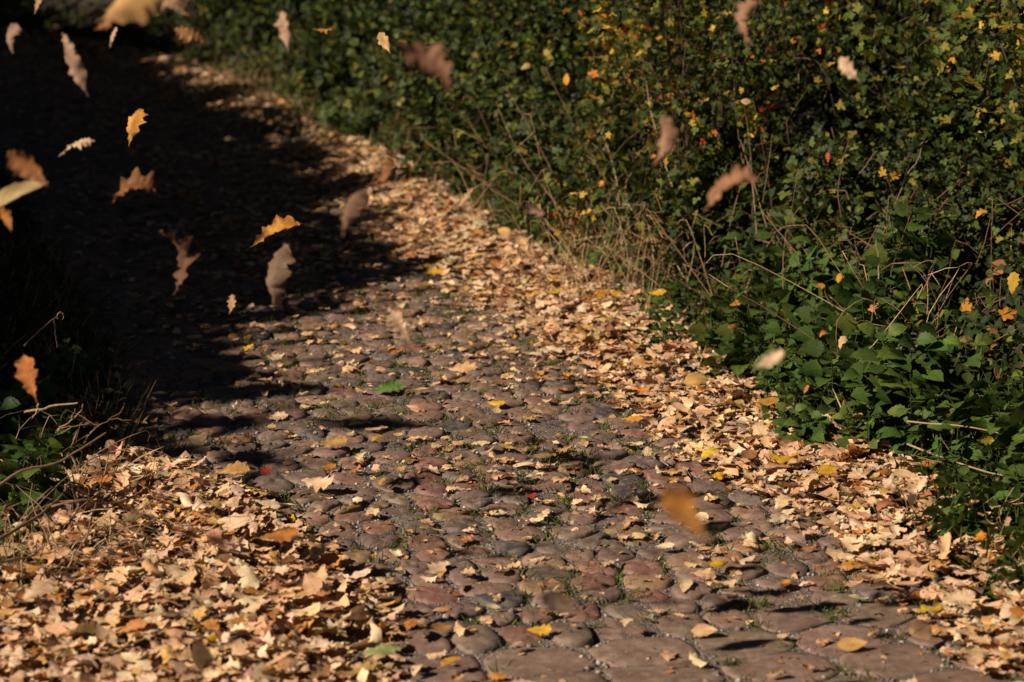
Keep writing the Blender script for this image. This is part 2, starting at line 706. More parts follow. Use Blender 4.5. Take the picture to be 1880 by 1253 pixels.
# grit between the stones
g = Geo()
ico_v = np.array([(1, 0, 0), (-1, 0, 0), (0, 1, 0), (0, -1, 0), (0, 0, .8), (0, 0, -.8)], float)
ico_f = np.array([(0, 2, 4), (2, 1, 4), (1, 3, 4), (3, 0, 4), (2, 0, 5), (1, 2, 5), (3, 1, 5), (0, 3, 5)])
n = 26000
yy = 4.6 + 7.5 * rng.random(n) ** 1.2
xx = XL(yy) + rng.random(n) * (XR(yy) - XL(yy))
keep = []
for i in range(n):
    co, j, d = kd2.find((xx[i], yy[i], 0))
    if d > SP[j, 3] * .86:
        keep.append(i)
keep = np.array(keep)
P = np.column_stack([xx[keep], yy[keep], np.full(len(keep), .0155)])
S = rng.gamma(3, .0011, len(keep)) + .0012
Rm = frames(norm(rng.normal(0, 1, (len(P), 3))), norm(rng.normal(0, 1, (len(P), 3))))
place(g, (ico_v, ico_f, np.zeros((6, 2))), Rm, P, S, mix_cols(rng, len(P), [(.16, .13, .11), (.26, .22, .19), (.42, .38, .34), (.10, .08, .07)], [.45, .3, .12, .13]))
tag(g.build("gravel", M_GRIT, smooth=True), "pale grit lying loose between the cobblestones", "grit", kind="stuff")

# grass and moss in the joints
BLADE = (np.array([(-.06, 0, 0), (.06, 0, 0), (-.045, .5, .06), (.045, .5, .06), (0, 1, .25), (.004, 1, .25)]), np.array([(0, 1, 3, 2), (2, 3, 5, 4)]), np.array([(-1, 0), (1, 0), (-1, .5), (1, .5), (0, 1), (0, 1)], float))


def blades(geo, P, r, lo, hi, pal, w, lean=.6, width=1.0):
    n = len(P)
    ax = norm(np.column_stack([r.normal(0, lean, n), r.normal(0, lean, n), np.full(n, .8)]))
    nr = norm(np.column_stack([r.normal(0, 1, n), r.normal(0, 1, n), np.zeros(n)]))
    Vt, F, U = BLADE
    Vt = Vt * np.array([width, 1, 1])
    place(geo, (Vt, F, U), frames(ax, nr), P, r.uniform(lo, hi, n), mix_cols(r, n, pal, w))


g = Geo()
tuft = []
for _ in range(10500):
    y = 4.7 + 6.8 * rng.random() ** 1.1
    x = XLI(y) - .1 + rng.random() * (XRI(y) - XLI(y) + .25)
    co, j, d = kd2.find((x, y, 0))
    if d < SP[j, 3] * .92:
        continue
    # greener towards the right of the middle, as on the lane
    f = (x - XLI(y)) / max(XRI(y) - XLI(y), .1)
    patch = .5 + .5 * math.sin(x * 5.3 + 1.2) * math.sin(y * 4.1 + x * 2)
    if rng.random() > (.22 + .78 * f) * (.25 + patch):
        continue
    if setts((x, y)) and rng.random() < .6:
        continue
    k = rng.integers(8, 26)
    q = np.column_stack([x + rng.normal(0, .022, k), y + rng.normal(0, .014, k), np.full(k, .0145)])
    tuft.append(q)
blades(g, np.concatenate(tuft), rng, .012, .036, [(.10, .14, .025), (.15, .16, .04), (.06, .10, .02), (.2, .17, .06)], [.4, .3, .2, .1], lean=.7)
tag(g.build("grass", M_SHRUB), "short tufts of grass and moss in the joints", "grass", kind="stuff")

# ------------------------------------------------------------------ fallen leaves
TAN = (.63, .395, .22); PALE = (.70, .505, .325); ORANGE = (.48, .20, .045); BROWN = (.27, .125, .055)
RUST = (.36, .15, .05); YELLOW = (.60, .36, .03); RED = (.33, .04, .03); GREEN = (.12, .25, .05); GOLD = (.50, .29, .10); OLIVE = (.30, .27, .09); GREYTAN = (.36, .23, .15); PINK = (.50, .325, .225)
DPAL = [TAN, PALE, GOLD, ORANGE, BROWN, RUST, YELLOW, PINK]
DW = [.52, .31, .08, .03, .02, .03, .010, .03]
NEAR_T = [oak_tpl(np.random.default_rng(100 + i), 15, 5, curl=1.0) for i in range(36)]
NEAR_T += [(q[0] - np.array([0, .45, 0]), q[1], q[2]) for q in (ovate_tpl(np.random.default_rng(150 + i), 9, 3, .27, .04, ky=.8 * (-1) ** i, kx=1.5) for i in range(7))]
FAR_T = [oak_tpl(np.random.default_rng(200 + i), 9, 3, curl=1.0) for i in range(14)]


def drift(x, y):
    """0..1: how deep the leaves lie"""
    dr = (x - XRI(y) + .03) / .06
    dl = (XLI(y) - .13 - x) / .10
    w1 = .5 + .5 * math.sin(y * 5 + x * 2) * math.sin(y * 2.3 - x * 3)
    a = max(dr, dl) + (w1 - .5) * .8 + .12
    return 1 / (1 + math.exp(-max(min(a * 1.6, 20), -20)))


def drift_height(x, y):
    """leaves heap up towards the verges"""
    m = max(min((x - XRI(y)) / .35, 1), min((XLI(y) - x) / .35, 1), 0)
    return .045 * m


leaves = []                                     # x, y, z, size, deep
tries = 0
for y0, y1, dens_deep, dens_thin, smin in ((4.5, 9.0, 1350, 165, 0), (9.0, 13.5, 1150, 145, 0), (13.5, 21.5, 520, 90, 0)):
    area = 0
    n = int((y1 - y0) * 3.9 * dens_deep)
    for _ in range(n):
        y = y0 + (y1 - y0) * rng.random()
        x0, x1 = XL(y) - .35, XR(y) + .30
        x = x0 + rng.random() * 3.9
        if x > x1:
            continue
        dd = drift(x, y)
        if x > XR(y): dd *= max(0, 1 - (x - XR(y)) / .30) * .8
        if x < XL(y): dd *= max(0, 1 - (XL(y) - x) / .45) * .9
        thin = dens_thin / dens_deep
        ramp = min(max((y - 7.6) / 3.0, 0), 1)
        patch = .55 + .9 * max(0, math.sin(x * 3.1 + y * 1.7) * math.sin(y * 2.6 - x * 1.1))
        thin = thin * patch * (1 + 1.9 * ramp) * min(max((x - XRI(y)) / 1.1 + 1.5, .12), 1)
        if setts((x, y)): thin *= .35
        pr = max(dd * 1.0, thin if XL(y) < x < XR(y) else 0)
        if rng.random() > pr:
            continue
        sz = float(np.clip(rng.normal(.064, .018), .03, .115))
        if dd < .4: sz *= .78
        leaves.append((x, y, sz, dd))
leaves = np.array(leaves)
order = np.argsort(-(leaves[:, 2] / leaves[:, 1]))


def leaf_pose(r, x, y, sz, dd):
    z = lane_z(x, y) if XL(y) - .1 < x < XR(y) + .15 else height(x, y)
    az = r.uniform(0, 2 * math.pi)
    tilt = r.normal(0, .10 + (.08 if x > XLI(y) + .1 else .14) * dd)
    ax = np.array([math.cos(az), math.sin(az), math.tan(max(-1.0, min(1.0, tilt)))])
    t2 = r.normal(0, .14 + (.08 if x > XLI(y) + .1 else .14) * dd, 2)
    nr = np.array([t2[0], t2[1], 1.0]) * (1 if r.random() < .6 else -1)
    z = max(z, .017) + .011 + sz * .5 * abs(math.sin(tilt)) * .55 + (drift_height(x, y) + .026 * r.random()) * dd
    return norm(ax), norm(nr), np.array([x, y, z])


HAND = [  # u, v, size px, colour, image angle, label
    (712, 719, 50, GREEN, 10, "bright green lobed leaf lying on the cobbles in the middle of the lane"),
    (1318, 1045, 34, YELLOW, 5, "vivid yellow round leaf with dark spots on the cobbles near the right drift"),
    (977, 911, 30, RED, 80, "small deep red leaf on the cobbles in the middle of the lane"),
    (796, 510, 34, YELLOW, 0, "yellow and green leaf on the cobbles beside the large dark shadow"),
    (602, 862, 30, ORANGE, 20, "rusty orange square looking leaf on cobbles above the left drift"),
    (700, 898, 34, (.55, .27, .04), 85, "bright orange upright leaf standing on the cobbles above the left drift"),
    (435, 1043, 78, PALE, -25, "very pale cream leaf curled on top of the left drift"),
    (512, 1070, 66, ORANGE, 12, "large orange brown leaf lying across the left drift"),
    (73, 1190, 92, PALE, 60, "big pale five lobed leaf on the drift in the near left corner"),
    (700, 1232, 66, (.30, .34, .14), 10, "pale green and tan leaf in the near left drift beside the bare stones"),
    (825, 1228, 48, (.58, .30, .04), 40, "golden orange leaf at the near tip of the left drift"),
    (755, 1172, 52, ORANGE, 70, "deep orange leaf on the inner edge of the left drift"),
    (485, 914, 36, RED, 45, "dark red brown leaf propped on a cobble above the left drift"),
    (362, 823, 44, PALE, 50, "pale leaf standing up on a smooth cobble beside the left shadow"),
    (585, 896, 66, PALE, -20, "broad pale leaf on the cobbles where the left drift begins"),
    (430, 915, 54, GOLD, 0, "yellow brown flat leaf between cobbles on the upper left drift"),
    (810, 1082, 32, GOLD, 80, "golden leaf stuck upright in a tuft of joint grass"),
    (1000, 870, 0, TAN, 0, ""),
    (800, 1042, 56, PALE, 30, "pale cream narrow leaf lying diagonally beside a dark bluish cobble"),
    (505, 762, 44, PALE, 5, "pale leaf lying flat on cobbles left of the bright green leaf"),
    (848, 676, 56, TAN, -15, "large tan oak leaf on cobbles right of the bright green leaf"),
    (612, 825, 50, GOLD, 8, "ochre leaf lying flat on the cobbles in front of the shadow edge"),
    (1160, 782, 40, (.60, .30, .03), -20, "orange yellow leaf at the inner edge of the right drift"),
    (1275, 757, 46, GOLD, 0, "smooth golden leaf on the right drift below the nettles"),
    (1410, 812, 52, (.50, .25, .05), 70, "smooth orange brown rounded leaf lying on the right drift"),
    (1205, 608, 34, YELLOW, -10, "bright yellow leaf where the right drift meets the green verge"),
    (1130, 598, 30, YELLOW, 25, "yellow leaf on the far part of the right drift"),
    (1018, 580, 26, YELLOW, -5, "small yellow leaf on the right drift near the far cobbles"),
    (1500, 920, 40, YELLOW, 15, "narrow bright yellow leaf half buried in the right drift"),
    (1795, 1070, 44, (.60, .25, .03), 60, "orange and red leaf on the near right drift beside the grass tuft"),
    (1755, 1150, 58, PALE, 5, "crisp pale leaf at the near tip of the right drift"),
    (1560, 1187, 54, (.55, .33, .12), 0, "golden tan leaf lying alone on the smooth paving stones"),
    (1690, 1178, 60, TAN, 35, "rolled tan leaf standing on edge on the smooth paving stones"),
    (1437, 1167, 28, PALE, 60, "small pale crumpled leaf on the smooth stones near the grit joint"),
    (1790, 1240, 40, TAN, 80, "small tan leaf in the near right corner on smooth stones"),
    (1865, 1195, 60, ORANGE, 70, "orange leaf at the near right corner on the tip of the drift"),
    (945, 1190, 34, PINK, 40, "pinkish tan leaf beside a dark cobble near the bare stones"),
    (990, 1162, 44, YELLOW, -10, "pale yellow leaf beside a grass tuft on the near cobbles"),
    (1150, 1160, 34, PALE, 70, "small pale leaf propped against a brown cobble on the near lane"),
    (1290, 1160, 46, TAN, -10, "tan leaf flat on the near cobbles next to the smooth stones"),
    (910, 742, 34, (.60, .36, .04), -20, "amber leaf on the cobbles in the middle distance of the lane"),
    (690, 808, 34, (.55, .30, .04), 60, "amber and tan leaf on the cobbles below the bright green leaf"),
]
placed_hand = []
oak_r = np.random.default_rng(55)
for (u, v, px, col, ang, lab) in HAND:
    if px == 0:
        continue
    p = ground(u, v, .03)
    d = np.linalg.norm(p - CAMP)
    x, y = p[0], p[1]
    sz = px / FPX * d * 1.12
    dd = drift(x, y)
    r = oak_r
    az = R(ang)
    yv = norm(np.array([math.cos(az), math.sin(az) * 1.6, .12]))
    upright = any(w in lab for w in ("upright", "standing", "propped"))
    nr = norm(np.array([-.25 + r.normal(0, .12), -.45 + r.normal(0, .1), 1.0]) + (np.array([-.4, -1.6, 0]) if upright else 0))
    z = (lane_z(x, y) if XL(y) < x < XR(y) else height(x, y)) + .022 + (drift_height(x, y) + .075) * dd + (.02 if upright else 0)
    tpl = ovate_tpl(r, 11, 5, .33, .03, ky=r.normal(0, .5)) if ("round" in lab or "smooth" in lab or "narrow bright" in lab) else oak_tpl(r, 23, 5, curl=.5 if not "rolled" in lab else 1.4, lobes=4)
    if "smooth" in lab or "round" in lab:
        tpl = (tpl[0] - np.array([0, .45, 0]), tpl[1], tpl[2])
    g = Geo()
    P = np.array([[x, y, z]])
    place(g, tpl, frames(yv[None], nr[None]), P, sz, [col], blot=.42)
    o = tag(g.build("fallen_leaf", M_DEAD, loc=P[0]), lab, "leaf", "fallen leaves lying on the lane")
    placed_hand.append((x, y))
    if any(w in lab for w in ("lobed", "large", "big", "alone")):
        q = P[0] - yv * sz * .42
        gg = Geo()
        tube(gg, [q - P[0], q - yv * sz * .16 - P[0] + np.array([0, 0, .004]), q - yv * sz * .3 - P[0]], .0013, .0009, np.array(col) * .7, 4)
        gg.build("leaf_stalk", M_STEM, parent=o)

# ordinary leaves: the 250 that show largest are objects, the rest is litter
lit = Geo()
n_obj = 0
lab_of = {
    "cob": "tan oak leaf scattered alone on the bare cobbles",
    "left": "dry tan oak leaf in the thick drift along the left verge",
    "right": "dry tan oak leaf in the thick drift along the right verge",
    "sett": "tan oak leaf scattered on the smooth larger paving stones",
}
batches = {}
for idx in order:
    x, y, sz, dd = leaves[idx]
    if dd < .3 and any((x - a) ** 2 + (y - b) ** 2 < .0036 for a, b in placed_hand):
        continue
    ax, nr, P = leaf_pose(rng, x, y, sz, dd)
    col = mix_cols(rng, 1, DPAL, DW, .13)[0]
    d = ray(0, 0)
    w = P - CAMP
    dep = w @ FWD
    u = 940 + FPX * (w @ RIGHT) / dep
    v = 626 - FPX * (w @ UPV) / dep
    seen = 10 < u < 1870 and 20 < v < 1245
    top = P[2] > .05 or dd < .35
    if n_obj < 250 and seen and top:
        tpl = NEAR_T[rng.integers(len(NEAR_T))]
        g = Geo()
        place(g, tpl, frames(ax[None], nr[None]), P[None], sz, [col])
        zone = "sett" if (dd < .4 and setts((x, y))) else "cob" if dd < .4 else "left" if x < XLI(y) + .1 else "right"
        tag(g.build("fallen_leaf", M_DEAD, loc=P), lab_of[zone], "leaf", "fallen leaves lying on the lane, " + {"cob": "bare cobbles", "left": "left drift", "right": "right drift", "sett": "smooth stones"}[zone])
        n_obj += 1
    else:
        key = ("n", int(rng.integers(len(NEAR_T)))) if y < 11 else ("f", int(rng.integers(len(FAR_T))))
        batches.setdefault(key, []).append((ax, nr, P, sz, col))
for (k, i), L in batches.items():
    tpl = (NEAR_T if k == "n" else FAR_T)[i]
    place(lit, tpl, frames(np.array([q[0] for q in L]), np.array([q[1] for q in L])), np.array([q[2] for q in L]), np.array([q[3] for q in L]), np.array([q[4] for q in L]))
# crumbs and broken pieces of leaf
n = 5000
yy = 4.6 + 8 * rng.random(n)
xx = XL(yy) + rng.random(n) * (XR(yy) - XL(yy))
P = np.array([(a, b, lane_z(a, b) + .004) for a, b in zip(xx, yy)])
nr = norm(np.column_stack([rng.normal(0, .4, n), rng.normal(0, .4, n), np.ones(n)]))
az = rng.uniform(0, 6.28, n)
place(lit, small_leaf_tpl(np.random.default_rng(3), .35), frames(np.column_stack([np.cos(az), np.sin(az), np.zeros(n)]), nr), P, rng.uniform(.008, .028, n), mix_cols(rng, n, [TAN, RUST, BROWN, GOLD], [.4, .2, .25, .15]))
tag(lit.build("leaf_litter", M_DEAD), "thick litter of tan oak leaves drifted along both verges", "leaf litter", kind="stuff")

# ------------------------------------------------------------------ leaves in the air
FALL = [  # u, v, length px, depth m, image angle of its length, roll, colour, curl, label
    (18, 65, 56, 4.6, 80, 40, PINK, .6, "small pinkish brown falling leaf high up by the left border"),
    (72, 2, 40, 5.2, 60, 45, TAN, .5, "tan falling leaf cut by the upper border above the black shade"),
    (132, 118, 108, 4.6, 112, 38, PINK, .9, "long pale curled falling leaf high in front of the black shade"),
    (245, 228, 68, 6.0, 72, 25, (.60, .29, .05), .5, "crisp golden orange oak leaf falling alone in front of the black shade"),
    (140, 263, 64, 5.0, 22, 62, PALE, .9, "narrow pale twisted falling leaf above the brown pair on the left"),
    (52, 308, 84, 4.2, 140, 25, RUST, .8, "brown crumpled falling leaf just above the cream leaf on the left border"),
    (28, 358, 112, 4.5, 28, 35, (.54, .42, .20), .3, "large cream yellow veined leaf falling at the left border"),
    (12, 402, 44, 4.4, 120, 30, ORANGE, .6, "small orange brown falling leaf under the cream leaf on the left border"),
    (240, 341, 92, 4.9, 12, 50, RUST, .8, "brown lobed falling leaf seen nearly flat in front of the black shade"),
    (240, 10, 120, 3.7, 20, 12, GOLD, .5, "biggest blurred golden leaf falling at the upper border"),
    (325, 12, 82, 4.2, -15, 40, TAN, .8, "blurred tan falling leaf beside the biggest golden one at the upper border"),
    (352, 64, 58, 4.6, 160, 25, (.52, .27, .10), .7, "cupped orange tan falling leaf below the upper border in front of far verge"),
    (206, 66, 34, 4.8, 70, 60, PALE, .6, "little pale sliver of a falling leaf under the biggest golden leaf"),
    (192, 46, 34, 4.2, 30, 20, RUST, .6, "little rusty falling leaf touching the biggest golden leaf"),
    (521, 55, 66, 4.5, 100, 35, PINK, .8, "pale pinkish falling leaf in front of the far hedge"),
    (598, 55, 40, 5.4, 5, 66, ORANGE, .5, "thin orange falling leaf seen edge on before the far hedge"),
    (706, 78, 42, 6.2, 118, 20, (.60, .40, .17), .3, "sharp pale golden leaf falling before the hedge, left of the long brown one"),
    (787, 115, 132, 3.6, -35, 50, (.42, .22, .13), .7, "long blurred brown leaf falling diagonally before the hedge"),
    (1220, 254, 86, 4.1, 82, 50, (.48, .27, .16), .6, "narrow upright tan leaf falling before the dry grass"),
    (1337, 338, 110, 4.0, 30, 60, (.48, .24, .12), .7, "long rusty twisted leaf falling diagonally before the right hedge"),
    (1368, 34, 86, 4.2, 76, 62, (.52, .29, .18), .8, "curved narrow tan leaf falling at the upper border on the right"),
    (1555, 128, 52, 4.6, 130, 52, PALE, .8, "small twisted pale leaf falling before the dark gap in the hedge"),
    (986, 387, 44, 4.8, 150, 30, PINK, .6, "blurred rosy tan leaf falling before the hedge foot"),
    (856, 365, 44, 5.4, 48, 60, TAN, .5, "thin tan leaf falling just above the far verge plants"),
    (706, 320, 62, 4.6, 60, 35, RUST, .9, "triangular brown folded leaf falling over the far right drift"),
    (640, 378, 94, 4.0, 70, 35, (.36, .21, .13), .9, "blurred dull brown leaf falling over the tip of the dark shadow"),
    (506, 424, 92, 5.9, 26, 58, (.58, .27, .05), .5, "sharp orange oak leaf falling edge on above the grey folded one"),
    (497, 508, 128, 4.9, 82, 42, GREYTAN, .9, "tall greyish folded leaf falling over the dark shadow"),
    (332, 472, 116, 4.9, 100, 55, (.22, .11, .06), .9, "dark brown curled falling leaf with a few sunlit lobes"),
    (427, 558, 34, 5.6, 85, 40, TAN, .4, "tiny tan leaf falling above the edge of the dark shadow"),
    (52, 693, 80, 5.0, 105, 20, (.52, .19, .05), .4, "bright orange falling leaf low on the left before the dark verge"),
    (733, 600, 74, 4.9, 118, 15, PALE, .8, "blurred pale leaf falling low over the cobbles in the middle of the lane"),
    (1414, 664, 58, 3.8, 28, 30, PALE, .8, "blurred pale pink leaf falling before the nettles"),
    (1220, 681, 40, 4.2, 120, 30, (.46, .22, .09), .7, "blurred rusty leaf falling low over the right drift"),
    (1256, 940, 108, 2.5, 130, 22, (.50, .21, .035), .5, "heavily blurred orange leaf falling close by over the near cobbles"),
    (1026, 1110, 76, 3.6, 150, 15, (.62, .44, .29), .2, "blurred cream leaf falling low over the near cobbles"),
    (1068, 690, 36, 4.6, 120, 64, GREYTAN, .5, "thin blurred tan leaf falling over the cobbles beside the right drift"),
]
fr = np.random.default_rng(21)
for (u, v, px, d, ang, roll, col, curl, lab) in FALL:
    P = at(u, v, d)
    a = R(ang)
    L = RIGHT * math.cos(a) + UPV * math.sin(a) + FWD * fr.uniform(-.35, .35)
    L = norm(L)
    W = norm(np.cross(L, FWD))
    best = None
    for s in (-1, 1):
        nn = norm(-FWD * math.cos(R(roll)) + s * W * math.sin(R(roll)))
        sc = nn @ TOSUN
        if best is None or sc > best[0]:
            best = (sc, nn)
    nn = best[1]
    if 'pale' in lab or 'cream' in lab:
        nn = norm(nn * .45 + TOSUN * .55)
        curl *= .55
    sz = px * d / FPX * 1.05
    if "cream yellow" in lab:
        tpl = ovate_tpl(fr, 13, 5, .24, .02, kx=1.6, ky=-.4)
        tpl = (tpl[0] - np.array([0, .45, 0]), tpl[1], tpl[2])
    else:
        tpl = oak_tpl(fr, 27, 7, curl=1.5 * curl, wide=fr.uniform(.30, .36), lobes=fr.uniform(3.2, 4.2), kx=fr.choice([-1, 1]) * fr.uniform(2.2, 5.5) * curl, ky=fr.choice([-1, 1]) * fr.uniform(.7, 2.6) * curl)
    g = Geo()
    place(g, tpl, frames(L[None], nn[None]), P[None], sz, [np.array(col) * (.8 if 'cream yellow' in lab else .95 if any(w in lab for w in ('orange', 'cream', 'golden', 'pale')) else .66) * (.75 if 'heavily' in lab else 1)], blot=.5)
    o = tag(g.build("falling_leaf", M_DEAD, loc=P), lab, "leaf", "oak leaves falling through the air")
    V0 = np.array(o.data.vertices[len(tpl[0]) // 13 // 2].co) if False else None
    c = 7 if "cream yellow" not in lab else 5
    base = np.array(o.data.vertices[c // 2].co); nxt = np.array(o.data.vertices[c // 2 + 2 * c].co)
    dirv = norm(base - nxt)
    gg = Geo()
    tube(gg, [base, base + dirv * sz * .08, base + dirv * sz * .15 + nn * sz * .02], .0012, .0008, np.array(col) * .75, 4)
    gg.build("leaf_stalk", M_STEM, parent=o)

# leaves falling just left of the frame: their soft shadows lie on the cobbles
for (u, v, t, px) in ((985, 812, 3.2, 75), (1060, 842, 3.6, 80), (1085, 858, 3.0, 70), (1050, 872, 3.4, 85), (985, 884, 3.0, 70), (955, 902, 2.8, 60), (1130, 932, 2.9, 70), (905, 937, 2.6, 55), (1195, 915, 3.2, 80),
                      (745, 888, 2.6, 70), (700, 1046, 2.4, 80), (728, 1068, 2.4, 60), (835, 1010, 2.4, 55), (985, 1003, 2.6, 60), (1235, 1108, 2.7, 55), (1612, 1165, 3.0, 50), (1075, 705, 3.8, 60), (1330, 965, 3.3, 70), (1020, 826, 3.9, 60)):
    p = ground(u, v, .02)
    P = p + np.array([-SH[0], -SH[1], SLOPE]) * t
    sz = px / FPX * np.linalg.norm(p - CAMP) * 1.2
    L = norm(np.array([fr.normal(0, .5), fr.normal(0, .4), fr.choice([-1, 1]) * 1.0]))
    for q in range(2):
      g = Geo()
      P2 = P + fr.normal(0, .035, 3) * (q > 0)
      L = norm(L + fr.normal(0, .5, 3))
      place(g, oak_tpl(fr, 13, 5, .6, kx=.8, ky=.4), frames(L[None], norm(TOSUN + fr.normal(0, .3, 3))[None]), P2[None], sz * .78, [TAN])
      tag(g.build("falling_leaf", M_DEAD, loc=P2), "tan oak leaf in the air left of the view, shading the cobbles", "leaf", "oak leaves in the air left of the view")

# ------------------------------------------------------------------ plants
DARKG = (.026, .044, .009); MIDG = (.044, .070, .012); LITG = (.085, .108, .016); YELG = (.17, .145, .02); DEEP = (.016, .034, .008)
STRAW = (.55, .38, .20); DRYBR = (.26, .15, .08); GREENSTEM = (.09, .12, .03)
SMALL = [small_leaf_tpl(np.random.default_rng(i), w) for i, w in enumerate((.28, .34, .42))]
LOBED = [lobed_tpl(np.random.default_rng(40 + i)) for i in range(4)]
NETL = [ovate_tpl(np.random.default_rng(60 + i), 11, 3, .36, .10) for i in range(6)]
BRAM = [ovate_tpl(np.random.default_rng(80 + i), 7, 3, .36, .07, ky=-.5) for i in range(4)]


def scatter_leaves(geo, tpls, r, P, outward, size, cols, up=.7, spread=.7):
    n = len(P)
    nr = norm(outward * .6 + np.array([-.25, -.35, up]) + r.normal(0, spread, (n, 3)))
    ax = norm(outward * .8 + r.normal(0, .8, (n, 3)) + np.array([0, 0, -.25]))
    S = np.clip(r.normal(size, size * .22, n), size * .4, size * 1.6)
    k = r.integers(0, len(tpls), n)
    for i in range(len(tpls)):
        m = k == i
        if m.any():
            place(geo, tpls[i], frames(ax[m], nr[m]), P[m], S[m], cols[m])


def bush(name, seed, rx, ry, h, nbr, ntw, per, leaf, tpls, pal, w, mat, stemcol, droop=.15, clump=.05, auto=None, triple=False, low=3):
    """stems arch up and out from the foot, twigs leave them, leaves sit in clumps along the twigs"""
    r = np.random.default_rng(seed)
    root = empty(name, (0, 0, 0))
    st, lf = Geo(), Geo()
    LP, LO, LC = [], [], []
    for b in range(nbr):
        a = r.uniform(0, 2 * math.pi)
        q = math.sqrt(r.random())
        top = np.array([math.cos(a) * rx * q, math.sin(a) * ry * q, h * math.sqrt(max(1 - q * q * .85, .05)) * r.uniform(.4, 1.15)])
        foot = np.array([math.cos(a) * rx * .15, math.sin(a) * ry * .15, -.03])
        mid = foot * .4 + top * .45 + np.array([0, 0, h * .25])
        end = top + np.array([math.cos(a) * rx * droop, math.sin(a) * ry * droop, -h * droop])
        C = curve_pts([foot, mid, top, end], 12)
        tube(st, C, .003 + .0015 * h, .0012, np.array(stemcol) * r.uniform(.7, 1.2), 4)
        bias = r.random()
        for t in range(ntw):
            i = r.integers(low, len(C))
            p0 = C[i]
            out = norm(np.array([math.cos(a), math.sin(a), .3]) + r.normal(0, .8, 3))
            ln = r.uniform(.3, 1) * .22 * (rx + h) * .5
            p1 = p0 + out * ln
            tube(st, [p0, (p0 + p1) / 2 + r.normal(0, .01, 3), p1], .002, .0008, np.array(stemcol) * r.uniform(.7, 1.2), 3)
            f = r.random((per, 1))
            pts = p0 + (p1 - p0) * f + r.normal(0, clump, (per, 3))
            LP.append(pts)
            LO.append(np.repeat(out[None], per, 0))
            c = mix_cols(r, per, pal, w, .2)
            if auto is not None and bias < auto[0] and r.random() < .6:
                c = mix_cols(r, per, auto[1], auto[2], .2)
            LC.append(c)
    P, O, C = np.concatenate(LP), np.concatenate(LO), np.concatenate(LC)
    ok = P[:, 2] > -.02
    P, O, C = P[ok], O[ok], C[ok]
    if triple:
        n = len(P)
        nr = norm(O * .5 + np.array([-.3, -.4, .7]) + r.normal(0, .5, (n, 3)))
        ax = norm(O + r.normal(0, .7, (n, 3)))
        F3 = frames(ax, nr)
        S = np.clip(r.normal(leaf, leaf * .2, n), leaf * .5, leaf * 1.5)
        for da, k in ((-1.25, .8), (0, 1), (1.25, .8)):
            axi = F3[:, :, 1] * math.cos(da) + F3[:, :, 0] * math.sin(da)
            t = tpls[r.integers(len(tpls))]
            place(lf, t, frames(axi, F3[:, :, 2]), P + F3[:, :, 1] * (S * .12)[:, None], S * k, C)
    else:
        scatter_leaves(lf, tpls, r, P, O, leaf, C)
    lf.build("foliage", mat, parent=root)
    st.build("stems", M_STEM, parent=root)
    return root


def nettle(seed, h, ns, leaf, pal, w):
    r = np.random.default_rng(seed)
    root = empty("nettle_plant", (0, 0, 0))
    st, lf = Geo(), Geo()
    for s in range(ns):
        a = r.uniform(0, 6.28)
        lean = np.array([math.cos(a), math.sin(a), 0]) * r.uniform(.03, .22) * h * 1.4
        foot = np.array([math.cos(a), math.sin(a), 0]) * .03 * s * .5
        hh = h * r.uniform(.65, 1.05)
        C = curve_pts([foot, foot + lean * .4 + np.array([0, 0, hh * .55]), foot + lean + np.array([0, 0, hh])], 10)
        tube(st, C, .0028, .0012, np.array(GREENSTEM) * .5 * r.uniform(.7, 1.1), 5)
        npair = int(r.integers(5, 8))
        for i in range(npair):
            f = .28 + .72 * (i + 1) / npair
            p = C[min(int(f * (len(C) - 1)), len(C) - 1)]
            b = a + i * math.pi / 2 + r.normal(0, .2)
            sz = leaf * (1.1 - .55 * abs(f - .62) / .5) * r.uniform(.8, 1.15)
            for s2 in (0, math.pi):
                o = np.array([math.cos(b + s2), math.sin(b + s2), r.uniform(.0, .5) if f > .9 else r.uniform(-.35, .2)])
                o = norm(o)
                q = p + o * sz * .25
                tube(st, [p, (p + q) / 2 + np.array([0, 0, .003]), q], .0012, .0009, GREENSTEM, 3)
                nr = norm(np.array([-.45, -.55, .75]) + r.normal(0, .25, 3))
                c = mix_cols(r, 1, pal, w, .15)
                place(lf, NETL[r.integers(len(NETL))], frames(o[None], nr[None]), q[None], sz, c)
    lf.build("leaves", M_GREEN, parent=root)
    st.build("stems", M_STEM, parent=root)
    return root


def put(o, p, rz, s, label, cat, group=None):
    o.location = p
    o.rotation_euler = (0, 0, rz)
    o.scale = (s, s, s)
    return tag(o, label, cat, group)


pr = np.random.default_rng(11)
# --- nettles
NP = [nettle(300 + i, h, ns, lf, [(.060, .110, .020), (.040, .076, .014), (.095, .138, .022)], [.55, .25, .2]) for i, (h, ns, lf) in enumerate(((.24, 6, .082), (.27, 6, .095), (.20, 7, .066), (.30, 5, .085), (.16, 8, .055)))]
used = [False] * len(NP)


def plant_from(protos, used, k):
    if not used[k]:
        used[k] = True
        return protos[k]
    return dup(protos[k])


